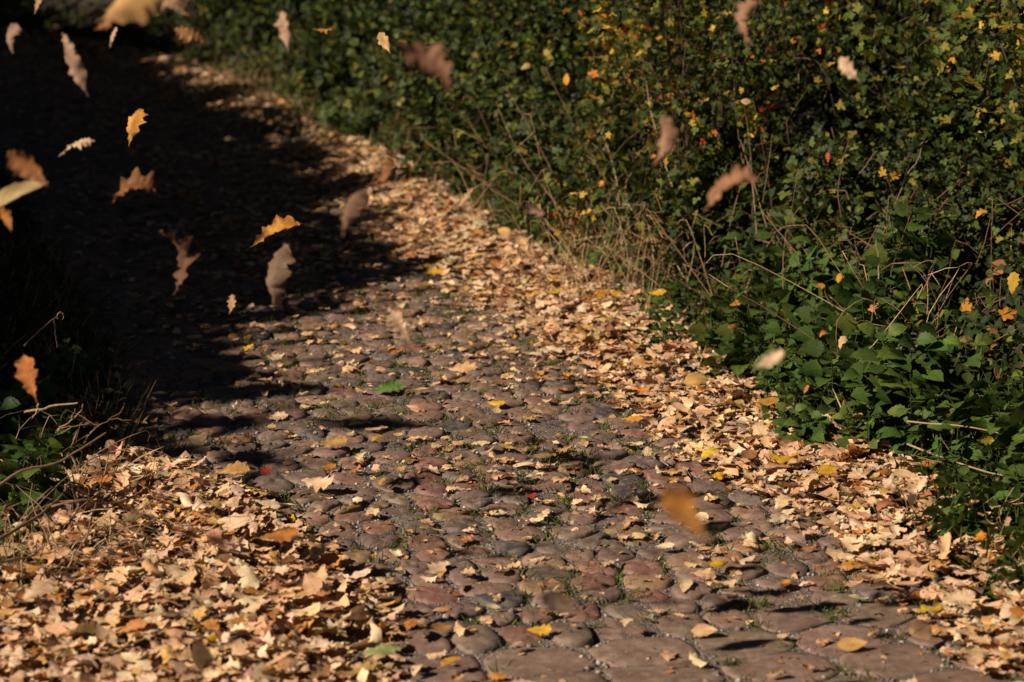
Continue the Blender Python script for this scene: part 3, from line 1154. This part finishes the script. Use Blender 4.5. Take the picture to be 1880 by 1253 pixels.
NG = "nettles along the foot of the right hedge"
spots = []
for y in np.arange(5.0, 8.1, .155):             # the broad leaved nettle bed at the near right
    for t in ((.12, .36) if y < 7.2 else (.12, .36, .62)):
        spots.append((y + pr.normal(0, .05), t + pr.normal(0, .06), "near"))
for y in np.arange(8.2, 10.6, .22):
    for t in (.16, .45):
        spots.append((y + pr.normal(0, .07), t + pr.normal(0, .07), "mid"))
for y in np.arange(10.8, 14, .45):
    spots.append((y, .25 + pr.normal(0, .08), "far"))
for (y, t, zone) in spots:
    p = off(y, t - .12)
    k = int(pr.choice([0, 1, 2, 3, 4], p=[.3, .3, .15, .15, .1])) if zone == "near" else int(pr.choice([2, 4, 0], p=[.4, .4, .2]))
    s = pr.uniform(.9, 1.2) * (.62 + .5 * min(t / .5, 1))
    lab = {"near": "broad leaved green nettle in the dense bed beside the near right drift", "mid": "young green nettle at the hedge foot beside the middle of the right drift", "far": "small nettle at the hedge foot far along the lane"}[zone]
    put(plant_from(NP, used, k), p, pr.uniform(0, 6.28), s, lab, "nettle", NG + {"near": ", near bed", "mid": ", middle", "far": ", far end"}[zone])

# nettles on the left verge
for (u, v, s, k, lab) in ((40, 985, 1.0, 1, "sunlit nettle on the left verge beside the arching dead stems"),
                          (125, 745, .8, 2, "small half shaded nettle on the left verge below the broken stalk"),
                          (18, 880, 1.0, 0, "bright nettle at the left border above the arching stem"), (90, 905, .9, 2, "small nettle between the arching dead stems"), (5, 1060, .6, 4, "low nettle at the left border among the fallen leaves")):
    p = ground(u, v)
    p[2] = height(p[0], p[1])
    put(dup(NP[k]), p, 1.0 + u, s, lab, "nettle")

# --- brambles
BP = [bush("bramble_bush", 400 + i, .50, .45, h, 22, 11, 11, .036, BRAM, [DARKG, MIDG, LITG, DEEP, YELG], [.28, .36, .22, .08, .06], M_GREEN, (.13, .07, .045), .25, .05, triple=True) for i, h in enumerate((.55, .68, .8))]
bu = [False] * 3
BR = [(7.7, .78, .5, "low bramble at the right border behind the nettle bed"), (8.2, .98, .55, "low bramble in the dark hollow at the right border"), (8.5, 1.25, .7, "bramble under the nearest maple at the right border"), (9.3, 1.55, .8, "bramble at the back of the dark hedge gap"), (8.3, .70, .75, "bramble bush behind the middle nettles beside the star shaped dead stems"),
      (8.7, 1.2, .55, "bramble bush in the hollow of the hedge under the nearest maple"), (8.9, .42, .75, "bramble bush right of the tall dry grass"), (9.6, .42, .8, "bramble bush in front of the tall dry grass"), (10.3, .38, .85, "bramble bush left of the tall dry grass"),
      (11.1, .38, .85, "bramble bush with arching straw stems before the hedge"), (11.9, .38, .9, "bramble bush on the verge beside the far drift"),
      (12.8, .38, .95, "bramble bush at the verge where the drift narrows"), (13.8, .38, 1.0, "bramble bush at the verge opposite the shadow edge"),
      (15.0, .55, 1.05, "bramble bush near the bend beside bleached grass"), (16.3, .48, 1.1, "bramble bush at the start of the far bend"),
      (17.8, .48, 1.2, "bramble bush halfway round the far bend"), (19.4, .7, 1.3, "bramble bush at the dark end of the far bend")]
for i, (y, t, s, lab) in enumerate(BR):
    put(plant_from(BP, bu, i % 3), off(y, t), i * 1.7, s, lab, "bramble", "brambles in front of the hedge")

# --- hedge shrubs
AUT = [YELG, (.45, .28, .03), (.46, .16, .03), (.30, .05, .03), (.5, .33, .04)]
HP = [bush("maple_shrub", 500 + i, .60, .62, 1.60, 34, 8, 18, .036, LOBED, [MIDG, DARKG, LITG, YELG], [.34, .24, .26, .16], M_SHRUB, (.07, .045, .03), .15, .05, low=1, auto=(.36, AUT, [.45, .2, .15, .06, .14])) for i in range(2)]
HB = [bush("hawthorn_hedge_shrub", 520 + i, .75, .75, 1.55, 34, 9, 24, .034, LOBED[:2] + SMALL, [DARKG, MIDG, DEEP, LITG, YELG], [.26, .34, .12, .20, .08], M_SHRUB, (.08, .05, .035), .15, .05, low=1) for i in range(3)]
hu, hb = [False] * 2, [False] * 3
def under(u, d):
    q = at(u, 600, d)
    return np.array([q[0], q[1], height(q[0], q[1])])


MS = [(1965, 8.4, 1.0, .4, "field maple shrub with orange and yellow leaves nearest on the right"), (2010, 9.3, 1.1, 2.1, "field maple shrub turning yellow and red behind the nearest maple"),
      (1285, 9.3, .86, 4.0, "yellowing maple shrub left of the dark hedge gap")]
for i, (u, d, s, rz, lab) in enumerate(MS):
    put(plant_from(HP, hu, i % 2), under(u, d), rz, s, lab, "shrub", "maple shrubs at the near end of the right hedge")
HS = [(9.95, .95, .85, "hawthorn shrub directly behind the tall dry grass"), (10.7, .95, .95, "hawthorn shrub above the bramble in front of the dry grass"),
      (11.2, .92, 1.0, "dark green hawthorn shrub above the arching straw stems"), (12.2, .92, 1.0, "dark green hawthorn shrub behind the long falling brown leaf"),
      (13.3, .92, 1.0, "dense hawthorn shrub behind the verge where the drift narrows"), (14.5, 1.1, 1.05, "dense hawthorn shrub before the far bend"),
      (15.9, 1.1, 1.1, "hawthorn shrub at the start of the far bend"), (17.4, 1.2, 1.2, "hawthorn shrub beside bleached grass of the far bend"), (19.0, 1.3, 1.3, "hawthorn shrub halfway round the far bend"), (20.8, 1.4, 1.4, "hawthorn shrub at the dark end of the bend"), (22.2, 1.3, 1.5, "hawthorn shrub in the dark beyond the bend"), (23.6, 1.3, 1.6, "hawthorn shrub deep in the dark beyond the bend"), (25.2, 1.4, 1.7, "farthest hawthorn shrub in the dark beyond the bend"),
      (10.2, 1.75, .9, "hawthorn shrub closing the back of the dark hedge gap"), (9.9, 3.0, 1.2, "tall hawthorn shrub at the back of the hedge beside the dark gap"), (12.2, 2.3, 1.2, "tall hawthorn shrub at the back of the hedge above the dry grass"), (13.0, 2.3, 1.25, "tall hawthorn shrub at the back of the hedge beyond the dry grass")]
for i, (y, t, s, lab) in enumerate(HS):
    put(plant_from(HB, hb, i % 3), off(y, t), 1.3 * i, s, lab, "hedge shrub", "hawthorns of the right hedge")

# --- low creeping cover over the bank: nobody could count it
g = Geo()
n = 42000
yy = 4.6 + 17 * rng.random(n) ** 1.35
t = np.abs(rng.normal(0, .30, n)) + rng.normal(0, .05, n) - .13
P = []
for a, b in zip(yy, t):
    dx = (XR(a + .3) - XR(a - .3)) / .6
    q = 1 / math.sqrt(1 + dx * dx)
    x = XR(a) + q * b + .05 * math.sin(a * 6) + .03 * math.sin(a * 17)
    y = a - dx * q * b
    P.append((x, y, height(x, y) + rng.random() * (.03 + .20 * min(max(b, 0) / .5, 1))))
P = np.array(P)
O = norm(np.column_stack([rng.normal(-.5, .7, n), rng.normal(-.4, .7, n), rng.normal(.3, .4, n)]))
scatter_leaves(g, SMALL, rng, P, O, .030, mix_cols(rng, n, [DARKG, MIDG, LITG, YELG, DEEP], [.3, .36, .2, .06, .08], .2), up=.9)
n2 = 9000
yy = 6.4 + 3.6 * rng.random(n2)
P = np.array([off(a, b) for a, b in zip(yy, rng.uniform(.35, 2.2, n2))])
P[:, 2] += rng.random(n2) * .10
O = norm(np.column_stack([rng.normal(-.5, .7, n2), rng.normal(-.4, .7, n2), rng.normal(.3, .4, n2)]))
scatter_leaves(g, SMALL, rng, P, O, .036, mix_cols(rng, n2, [DARKG, MIDG, DEEP, BROWN], [.4, .2, .3, .1], .2), up=.9)
# grass blades among it
n = 9000
yy = 4.7 + 14 * rng.random(n) ** 1.3
P = np.array([off(a, abs(b) - .12) for a, b in zip(yy, rng.normal(0, .35, n))])
blades(g, P, rng, .05, .19, [LITG, MIDG, YELG, STRAW], [.4, .25, .15, .2], lean=.5, width=.30)
tag(g.build("undergrowth", M_SHRUB), "low creeping green ground cover along the foot of the hedge", "undergrowth", kind="stuff")

# left verge cover
g = Geo()
n = 9000
yy = 5.3 + 12 * rng.random(n) ** 1.3
xx = XL(yy) - np.abs(rng.normal(0, .6, n)) - .05
P = np.column_stack([xx, yy, height(xx, yy) + rng.random(n) * .09])
O = norm(np.column_stack([rng.normal(.4, .7, n), rng.normal(-.4, .7, n), rng.normal(.3, .4, n)]))
scatter_leaves(g, SMALL, rng, P, O, .034, mix_cols(rng, n, [DARKG, MIDG, DEEP], [.5, .3, .2], .2), up=.9)
n = 2500
yy = 5.0 + 5 * rng.random(n)
xx = XL(yy) - np.abs(rng.normal(0, .3, n)) - .02
blades(g, np.column_stack([xx, yy, height(xx, yy)]), rng, .05, .2, [LITG, MIDG, STRAW, DRYBR], [.3, .3, .25, .15], lean=.55, width=.25)
tag(g.build("undergrowth", M_SHRUB), "dark weeds and grass covering the left verge", "undergrowth", kind="stuff")


# --- grass tufts
def grass_tuft(p, seed, n, lo, hi, label, pal=(LITG, MIDG, YELG), w=(.5, .3, .2), rad=.06):
    r = np.random.default_rng(seed)
    g = Geo()
    P = np.column_stack([r.normal(0, rad, n), r.normal(0, rad, n), np.zeros(n)])
    blades(g, P + p, r, lo, hi, pal, w, lean=.55, width=.32)
    return tag(g.build("grass_tuft", M_SHRUB, loc=p), label, "grass tuft", "grass tufts on the verge")


for i, (u, v, n, hi, lab) in enumerate(((1850, 1070, 90, .2, "fresh green grass tuft beside the near right drift"), (1455, 775, 80, .16, "grass tuft between the right drift and the nettle bed"),
                                       (1245, 610, 80, .14, "bright grass tuft beside the middle of the right drift"), (620, 262, 90, .14, "yellow green grass tuft on the far verge by the shadow"),
                                       (1760, 960, 60, .14, "short grass tuft at the drift edge beside the leafy sprig"), (940, 445, 70, .12, "low grass tuft where the far drift widens"),
                                       (60, 1100, 70, .2, "ragged grass tuft among leaves on the left verge"))):
    p = ground(u, v)
    p[2] = height(p[0], p[1])
    grass_tuft(p, 700 + i, n, .05, hi, lab)


# --- dry grass and dead stems
def dry_clump(u, v, d, n, ln, spread, lean, label, seed, pal=(STRAW, DRYBR, (.34, .2, .11))):
    r = np.random.default_rng(seed)
    c = at(u, v, d)
    p = np.array([c[0], c[1], height(c[0], c[1])])
    g = Geo()
    for i in range(n):
        a = r.uniform(0, 6.28)
        f = np.array([r.normal(0, spread), r.normal(0, spread * .7), 0])
        l = ln * r.uniform(.5, 1.1)
        tip = f + np.array([r.normal(0, lean), r.normal(0, lean), 1]) * l * .9
        m = (f + tip) / 2 + r.normal(0, .03, 3)
        C = curve_pts([f, m, tip, tip + np.array([r.normal(0, .06), r.normal(0, .06), -.03])], 9)
        tube(g, C + p, .0020, .0007, np.array(pal[r.integers(len(pal))]) * r.uniform(.7, 1.15), 3)
        if r.random() < .5:
            q = C[r.integers(3, 8)]
            e = q + norm(r.normal(0, 1, 3) + np.array([0, 0, .4])) * l * .25
            tube(g, np.array([q, (q + e) / 2, e]) + p, .0012, .0006, np.array(pal[0]) * r.uniform(.6, 1.0), 3)
    return tag(g.build("dry_grass_clump", M_STEM, loc=p), label, "dry grass", "clumps of dry grass in the hedge")


dry_clump(1190, 400, 9.0, 120, .42, .24, .55, "tall straw coloured dry grass clump in the middle of the right hedge", 1)
dry_clump(1285, 440, 8.7, 40, .42, .2, .6, "sparse dry grass right of the tall straw clump", 2)
dry_clump(1100, 330, 9.9, 22, .5, .25, .7, "loose dead stems left of the tall straw clump", 9)
dry_clump(975, 235, 10.6, 36, .55, .16, .6, "broken straw stems sticking out of the hedge beside the orange leaf", 3)
dry_clump(1590, 470, 8.0, 50, .5, .18, .6, "tangle of reddish brown dead twigs beside the dark hedge gap", 4, ((.22, .12, .08), (.28, .15, .10), DRYBR))
dry_clump(1230, 230, 9.5, 40, .75, .22, .5, "thin dry stems above the tall straw clump", 5)
dry_clump(1430, 400, 9.0, 18, .7, .2, .5, "few thin dead stems in front of the yellowing maple", 10, ((.30, .2, .12), (.22, .14, .09), STRAW))
dry_clump(840, 230, 11.6, 20, .5, .3, .8, "loose bleached stems over the far brambles", 11)
dry_clump(140, 800, 6.25, 26, .20, .07, .9, "tangle of thin pale twigs on the left verge beside the cobbles", 12, ((.40, .26, .15), (.30, .18, .11), STRAW))
dry_clump(60, 770, 6.5, 18, .22, .08, .8, "loose dry stalks behind the pale stick on the left verge", 13, ((.36, .23, .14), (.28, .17, .10)))
dry_clump(110, 1010, 5.75, 30, .18, .09, .7, "dry grass and stalks at the edge of the left drift", 14, (STRAW, (.34, .21, .12), (.30, .24, .10)))
dry_clump(40, 940, 5.75, 22, .26, .08, .8, "tangled brown stems around the left nettle", 15, ((.30, .18, .11), (.24, .14, .09)))
dry_clump(430, 140, 15.8, 60, .30, .35, .5, "bleached dry grass on the verge at the far bend", 6)
dry_clump(560, 175, 14.2, 40, .28, .3, .5, "short bleached grass on the verge just before the far bend", 7)
dry_clump(1680, 700, 7.4, 26, .38, .14, .7, "matted dry stems under the star shaped dead stems", 8)


def cane(lab, pieces, rad=.0035, col=STRAW, name="dead_stem"):
    """pieces: polylines given as (u, v, depth)"""
    pts = [[at(*q) for q in pc] for pc in pieces]
    p = np.array(pts[0][0])
    root = None
    for i, pc in enumerate(pts):
        g = Geo()
        C = curve_pts(pc, 14)
        k = (rad if i == 0 else rad * .7) * .72
        jit = np.cumsum(rng.normal(0, .0014, C.shape), 0)
        tube(g, C + jit, k, k * .5, np.array(col) * rng.uniform(.55, .85), 6)
        if root is None:
            root = tag(g.build(name, M_STEM, loc=p), lab, "dead stem", "dead stems along the lane")
        else:
            g.build("side_twig", M_STEM, parent=root, loc=p)
    return root


# right bank
cane("pale bent stick on the verge above the far right drift", [[(1050, 442, 9.2), (1095, 432, 9.2), (1150, 430, 9.2)], [(1150, 430, 9.2), (1130, 470, 9.1)]], .004, (.5, .38, .22))
cane("pale stick leaning on the verge beside the middle nettles", [[(1270, 632, 8.3), (1300, 598, 8.4), (1335, 560, 8.5)]], .0035, (.5, .38, .22))
cane("star shaped cluster of dead stems above the broad nettle bed", [[(1712, 680, 7.2), (1703, 640, 7.2), (1695, 615, 7.25)], [(1697, 622, 7.25), (1680, 575, 7.3), (1672, 540, 7.3), (1655, 500, 7.35)], [(1690, 612, 7.25), (1650, 572, 7.2), (1615, 545, 7.2)], [(1698, 618, 7.25), (1712, 595, 7.2), (1726, 575, 7.2)], [(1695, 622, 7.2), (1672, 655, 7.15)], [(1700, 624, 7.25), (1640, 622, 7.2), (1620, 635, 7.2)], [(1700, 624, 7.2), (1735, 620, 7.2)]], .0045, (.36, .22, .12))
cane("long arching straw cane over the near nettle bed", [[(1665, 774, 6.6), (1760, 782, 6.5), (1850, 797, 6.45), (1900, 812, 6.4)]], .004, (.44, .32, .17))
cane("long pale cane arching over the nettles to the right border", [[(1665, 815, 6.5), (1740, 848, 6.4), (1810, 872, 6.3), (1900, 884, 6.2)], [(1740, 848, 6.4), (1700, 842, 6.4), (1672, 838, 6.4)]], .0045, (.46, .34, .19))
cane("forked pale twig at the right border beside the near drift", [[(1832, 990, 6.0), (1840, 940, 6.0), (1860, 895, 6.0)], [(1840, 940, 6.0), (1880, 905, 5.95)], [(1836, 930, 6.0), (1770, 922, 6.05)], [(1836, 930, 6.0), (1890, 918, 5.95)]], .004, (.42, .30, .17))
cane("pale stick lying at the verge in front of the nettle bed", [[(1375, 739, 7.5), (1420, 740, 7.4), (1462, 738, 7.4)]], .0035, (.5, .38, .24))
cane("thin curved twig beside the stick before the nettle bed", [[(1500, 738, 7.2), (1530, 742, 7.2), (1550, 727, 7.2)]], .003, (.5, .38, .24))
cane("tall thin grey stem rising through the hawthorn", [[(1440, 480, 8.6), (1412, 425, 8.6), (1385, 330, 8.7), (1362, 255, 8.8)], [(1385, 330, 8.7), (1405, 310, 8.7)], [(1365, 300, 8.7), (1368, 255, 8.75)]], .004, (.30, .19, .11))
cane("upright thin straw stem beside the tall grey stem", [[(1390, 430, 8.5), (1385, 370, 8.5), (1378, 300, 8.6)]], .003, STRAW)
cane("forked grey twig in the hawthorn top", [[(1465, 165, 9.5), (1468, 120, 9.5), (1478, 92, 9.5)], [(1470, 110, 9.5), (1458, 135, 9.5)], [(1472, 108, 9.5), (1486, 140, 9.5)]], .003, (.40, .33, .24))
cane("hanging bramble shoot in the hedge top", [[(1118, -20, 10.6), (1122, 40, 10.6), (1128, 90, 10.6), (1148, 130, 10.5), (1155, 175, 10.5)]], .003, (.24, .14, .09))
cane("arching straw stem over the far brambles", [[(915, 255, 10.8), (940, 236, 10.8), (975, 225, 10.8), (1000, 226, 10.8)]], .004, (.46, .33, .17))
cane("straw stem slanting down from the broken clump", [[(928, 175, 10.9), (965, 192, 10.8), (1002, 215, 10.8)]], .004, (.46, .33, .17))
cane("thin slanting brown stem over the brambles left of the straw clump", [[(1080, 215, 10.0), (1095, 250, 10.0), (1120, 272, 9.9), (1190, 272, 9.9)]], .003, (.3, .19, .12))
cane("brown stem leaning out before the dark hedge gap", [[(1578, 320, 8.2), (1598, 295, 8.2), (1612, 272, 8.2)]], .003, (.34, .24, .16))
cane("forked brown twig at the edge of the dark hedge gap", [[(1665, 320, 8.0), (1685, 290, 8.0), (1690, 266, 8.0)], [(1688, 268, 8.0), (1705, 262, 8.0)]], .003, (.34, .24, .16))
cane("red brown stem standing behind the dead twig tangle", [[(1545, 400, 8.0), (1540, 350, 8.0), (1548, 300, 8.1), (1560, 250, 8.1)]], .0035, (.20, .09, .06))
cane("thin brown stem standing in the nettle bed", [[(1612, 520, 7.6), (1612, 470, 7.6), (1612, 440, 7.6)]], .004, (.45, .34, .22))
cane("long brown shoot arching through the hawthorn", [[(1250, 160, 9.2), (1310, 205, 9.1), (1350, 270, 9.0), (1368, 310, 8.9)]], .003, (.26, .16, .10))
# left verge
cane("broken angled stalk standing on the dark left verge", [[(45, 636, 6.6), (75, 608, 6.55), (105, 585, 6.5)], [(105, 585, 6.5), (113, 573, 6.5)], [(99, 590, 6.5), (104, 612, 6.5), (109, 638, 6.5)], [(113, 573, 6.5), (115, 588, 6.5)]], .004, (.36, .23, .14))
cane("straight pale stick jutting from the left verge", [[(48, 757, 6.2), (95, 748, 6.1), (143, 739, 6.0)], [(72, 740, 6.1), (60, 765, 6.1)]], .005, (.45, .31, .18))
cane("cluster of thin dead twigs on the left verge", [[(105, 792, 6.1), (140, 768, 6.1), (152, 748, 6.1)], [(112, 795, 6.1), (150, 780, 6.1), (182, 778, 6.1)], [(180, 778, 6.1), (165, 800, 6.1), (152, 812, 6.1)], [(105, 793, 6.1), (130, 780, 6.1)], [(122, 783, 6.1), (140, 750, 6.15)]], .0032, (.36, .22, .13))
cane("thin dark branching twig reaching over the left cobbles", [[(165, 795, 6.4), (200, 770, 6.4), (238, 768, 6.4)], [(200, 770, 6.4), (222, 762, 6.4), (232, 742, 6.4)], [(215, 768, 6.4), (240, 785, 6.4)]], .003, (.22, .13, .09))
cane("thick arching dead stem rising from the left border", [[(-20, 1000, 5.5), (40, 968, 5.6), (95, 930, 5.7), (130, 900, 5.8), (140, 908, 5.8)], [(95, 930, 5.7), (150, 915, 5.7), (200, 918, 5.75), (235, 912, 5.8)], [(140, 905, 5.8), (142, 940, 5.75), (120, 965, 5.7)], [(118, 905, 5.75), (130, 880, 5.8)]], .007, (.27, .17, .10))
cane("long slanting dead stem crossing above the left nettle", [[(-10, 895, 5.7), (40, 862, 5.75), (100, 850, 5.8), (150, 822, 5.85), (196, 792, 5.9)], [(130, 835, 5.85), (148, 868, 5.85)]], .005, (.40, .26, .15))
cane("pale flattened stem lying on the left drift edge", [[(-15, 1035, 5.45), (30, 1018, 5.5), (66, 1003, 5.6)], [(40, 1013, 5.55), (46, 1080, 5.45)]], .006, (.40, .26, .15))
cane("curved upright stem at the left drift edge", [[(138, 1020, 5.75), (158, 985, 5.75), (168, 945, 5.8), (172, 918, 5.85)], [(108, 1040, 5.7), (95, 985, 5.75), (88, 960, 5.8)]], .004, (.34, .20, .12))

# dead leafy sprig standing in the near right drift
root = cane("dead sprig with pale leaves standing upright in the near right drift", [[(1660, 952, 6.05), (1668, 930, 6.05), (1680, 905, 6.05), (1694, 882, 6.05)], [(1666, 935, 6.05), (1652, 910, 6.05), (1632, 890, 6.05)]], .004, (.30, .17, .09), "leafy_sprig")
root["category"] = "sprig"
root["group"] = "dead sprigs"
g = Geo()
for (u, v, a, s) in ((1690, 892, 60, .05), (1635, 893, 140, .045), (1675, 915, 80, .05)):
    P = at(u, v, 6.03)
    L = norm(RIGHT * math.cos(R(a)) + UPV * math.sin(R(a)))
    place(g, oak_tpl(fr, 13, 5, 1.0), frames(L[None], norm(-FWD + np.array([-.6, 0, .3]))[None]), P[None], s, [PALE])
g.build("dead_leaves", M_DEAD, parent=root, loc=np.array(root.location))

# single coloured leaves caught in the green
CAUGHT = [(1040, 147, 28, 9.6, 90, (.62, .30, .02), "vivid orange oval leaf caught in the hedge beside the straw stems"), (965, 122, 24, 10.6, 30, (.6, .42, .14), "pale yellow leaf caught on the broken straw stems"),
          (1370, 187, 24, 8.6, 170, (.55, .40, .16), "pale oval leaf caught on a thin stem in the hawthorn"), (1106, 538, 30, 8.75, 10, (.60, .26, .03), "orange star shaped leaf at the verge above the right drift"),
          (1545, 628, 36, 7.1, 62, (.6, .42, .2), "pale golden leaf caught upright on the nettle bed"), (1510, 612, 24, 7.2, 40, (.50, .16, .03), "small orange red leaf on the nettles beside the pale golden one"),
          (1352, 557, 34, 7.9, 20, (.50, .22, .03), "orange and red leaf resting on the middle nettles"), (1345, 600, 24, 7.8, 0, RUST, "rust leaf below the orange and red one on the nettles"),
          (1615, 685, 34, 7.0, 10, RUST, "curled rusty brown leaf resting on the nettle bed"), (1808, 808, 40, 6.45, 0, (.58, .42, .05), "yellow leaf with rusty edge on the near nettles"),
          (1572, 766, 30, 6.9, 20, GOLD, "golden leaf on the nettles just above the near drift"), (1480, 715, 22, 7.2, 60, (.5, .16, .03), "tiny orange leaf at the front of the nettle bed"),
          (1745, 120, 38, 7.9, 75, (.55, .22, .02), "long orange leaf in the maple top on the right"), (1645, 322, 26, 7.8, 20, (.50, .27, .02), "bright yellow leaf cluster by the dark hedge gap"),
          (1620, 315, 22, 7.8, 100, (.50, .27, .02), "amber leaf just left of the bright yellow cluster"), (1520, 290, 22, 8.2, 90, (.48, .10, .03), "red orange leaf hanging in the hawthorn"),
          (1540, 512, 22, 7.6, 80, (.58, .30, .02), "amber leaf standing among the upper nettles"), (1505, 525, 24, 7.7, 0, (.56, .28, .03), "amber leaf lying on the upper nettles"),
          (1605, 565, 26, 7.4, 45, (.55, .24, .06), "tan orange leaf in front of the star shaped dead stems"), (1860, 520, 50, 7.0, 80, (.52, .30, .03), "yellow and red hanging leaf at the right border"),
          (1852, 575, 40, 6.9, 20, (.58, .24, .02), "bright orange lobed leaf under the hanging one at the right border"), (1775, 560, 30, 7.1, 85, (.55, .24, .02), "orange hanging leaf left of the bright orange lobed one"),
          (1800, 390, 36, 7.3, 35, (.50, .24, .05), "pale orange torn leaf in the lower maple"), (1850, 960, 34, 6.0, 80, PINK, "withered pinkish leaf on the forked twig at the right border")]
for (u, v, px, d, ang, col, lab) in CAUGHT:
    P = at(u, v, d - .12)
    sz = px * d / FPX * .85
    col = np.array(col) * .85
    L = norm(RIGHT * math.cos(R(ang)) + UPV * math.sin(R(ang)) + FWD * .2)
    nn = norm(-FWD + np.array([-.7, 0, .35]) + fr.normal(0, .15, 3))
    if "oval" in lab:
        tpl = ovate_tpl(fr, 11, 5, .3, .02); tpl = (tpl[0] - np.array([0, .45, 0]), tpl[1], tpl[2])
    elif "lobed" in lab or "star" in lab or "cluster" in lab:
        q = lobed_tpl(fr); tpl = (q[0] - np.array([0, .45, 0]), q[1], q[2])
    else:
        tpl = oak_tpl(fr, 13, 5, .6)
    g = Geo()
    place(g, tpl, frames(L[None], nn[None]), P[None], sz, [col])
    tag(g.build("caught_leaf", M_DEAD, loc=P), lab, "leaf", "coloured leaves caught in the green verge")

# ------------------------------------------------------------------ the left hedge, out of frame, that shades the lane
LP_ = [bush("hedge_bush", 600 + i, .9, .9, 1.9, 90, 14, 13, .10, SMALL, [DARKG, MIDG, DEEP], [.5, .3, .2], M_SHRUB, (.10, .065, .045), .1, .08) for i in range(2)]
lu = [False] * 2
k = 0
for (bx, by, tsh, row) in ((-1.30, 7.1, 4.3, 0), (-1.15, 7.9, 4.3, 0), (-.85, 8.8, 4.4, 0), (-.56, 9.7, 4.5, 0), (-.44, 10.6, 4.5, 0), (-.60, 11.6, 4.4, 0), (-.9, 12.6, 4.3, 0), (-1.1, 13.6, 4.3, 0), (-1.45, 14.7, 4.3, 0), (-1.65, 15.8, 4.2, 0), (-1.95, 17.2, 4.2, 0), (-2.4, 19, 4.4, 0), (-3.2, 20.5, 6.5, 0), (-4.4, 22, 7.0, 0), (-6.0, 24, 7.2, 0), (-8.0, 26, 7.4, 0)):
    for (dx, dt) in ((0, 0), (0, 1.5), (-.9, -.1)):
        ts = tsh + dt
        z = ts * math.tan(R(SUN_EL))
        s = z / 1.95 * (1.03 if by < 8 else 1.0)
        x, y = bx + dx - SH[0] * ts, by - SH[1] * ts
        o = plant_from(LP_, lu, k % 2)
        put(o, (x - .35 * s - (.22 if by > 12 else .37 if by > 8 else .22), y - .1, 0), k * 2.2, s, "dense dark hedge bush on the left that shades the lane", "hedge bush", "bushes of the left hedge")
        k += 1
for (x, y, sc) in ((-10.6, 18.4, 2.3), (-11.6, 20.4, 2.6), (-12.6, 22.6, 2.7), (-13.5, 25, 2.7)):
    put(dup(LP_[k % 2]), (x, y, 0), k * 2.2, sc, "tall dark hedge bush at the far left that keeps the bend dark", "hedge bush", "tall bushes of the far left hedge")
    k += 1
# weeds on the shaded left verge seen against the dark lane
for (y, t, s, lab) in ((7.0, .75, .5, "dark bramble bush on the shaded left verge beside the broken stalk"), (7.8, .75, .55, "dark bramble bush on the left verge where the cobbles turn black"), (6.1, .62, .45, "low dark bramble behind the left nettle")):
    x = XL(y) - t
    put(dup(BP[1]), (x, y, height(x, y) - .04), y, s, lab, "bramble", "brambles on the left verge")

# ------------------------------------------------------------------ unseen oaks added above the frame, crowns thickened to block sky light
def oak(x, y, z0, rad, hcrown, seed, label):
    r = np.random.default_rng(seed)
    root = empty("sky_block_oak", (x, y, height(x, y) - .1))
    tr = Geo()
    tube(tr, curve_pts([(0, 0, 0), (.1, .05, z0 * .5), (-.1, 0, z0), (-.2, .1, z0 + hcrown * .7)], 12), .34, .12, (.09, .065, .045), 10)
    cr = Geo()
    pts = []
    for b in range(34):
        a = r.uniform(0, 6.28)
        q = math.sqrt(r.random())
        e = np.array([math.cos(a) * rad * q - 2.6, math.sin(a) * rad * q, z0 + hcrown * r.uniform(0, 1) * (1.1 - .5 * q)])
        s = np.array([-.1, 0, z0 * r.uniform(.75, 1.15)])
        C = curve_pts([s, (s + e) / 2 + np.array([0, 0, .4]), e], 8)
        tube(tr, C, .07, .015, (.09, .065, .045), 5)
        pts.append(e + r.normal(0, .75, (320, 3)) * np.array([1, 1, .5]))
    P = np.concatenate(pts)
    P = P[P[:, 2] > z0 - .6]
    scatter_leaves(cr, SMALL, r, P, norm(r.normal(0, 1, (len(P), 3))), .25, mix_cols(r, len(P), [MIDG, DARKG, (.2, .12, .04)], [.45, .35, .2], .2), up=1.2, spread=.5)
    tr.build("trunk", M_BARK, parent=root)
    cr.build("crown", M_SHRUB, parent=root)
    tag(root, label, "tree", "unseen oaks added to block sky light over the lane")


oak(3.9, 6.0, 6.0, 5.2, 2.4, 900, "unseen oak behind the near maple shrubs, crown added to block sky light")
oak(3.2, 12.0, 6.0, 5.4, 2.4, 901, "unseen oak behind the hawthorn hedge, crown added to block sky light")
oak(1.0, 18.5, 6.0, 4.8, 2.4, 902, "unseen oak behind the far bend, crown added to block sky light")
oak(-4.5, 25.0, 5.0, 5.0, 3.0, 903, "oak tree beyond the dark end of the bend, crown added to block sky light")
oak(3.4, -1.5, 6.0, 5.2, 2.4, 904, "unseen oak tree added to block sky light behind the photographer on the right side")
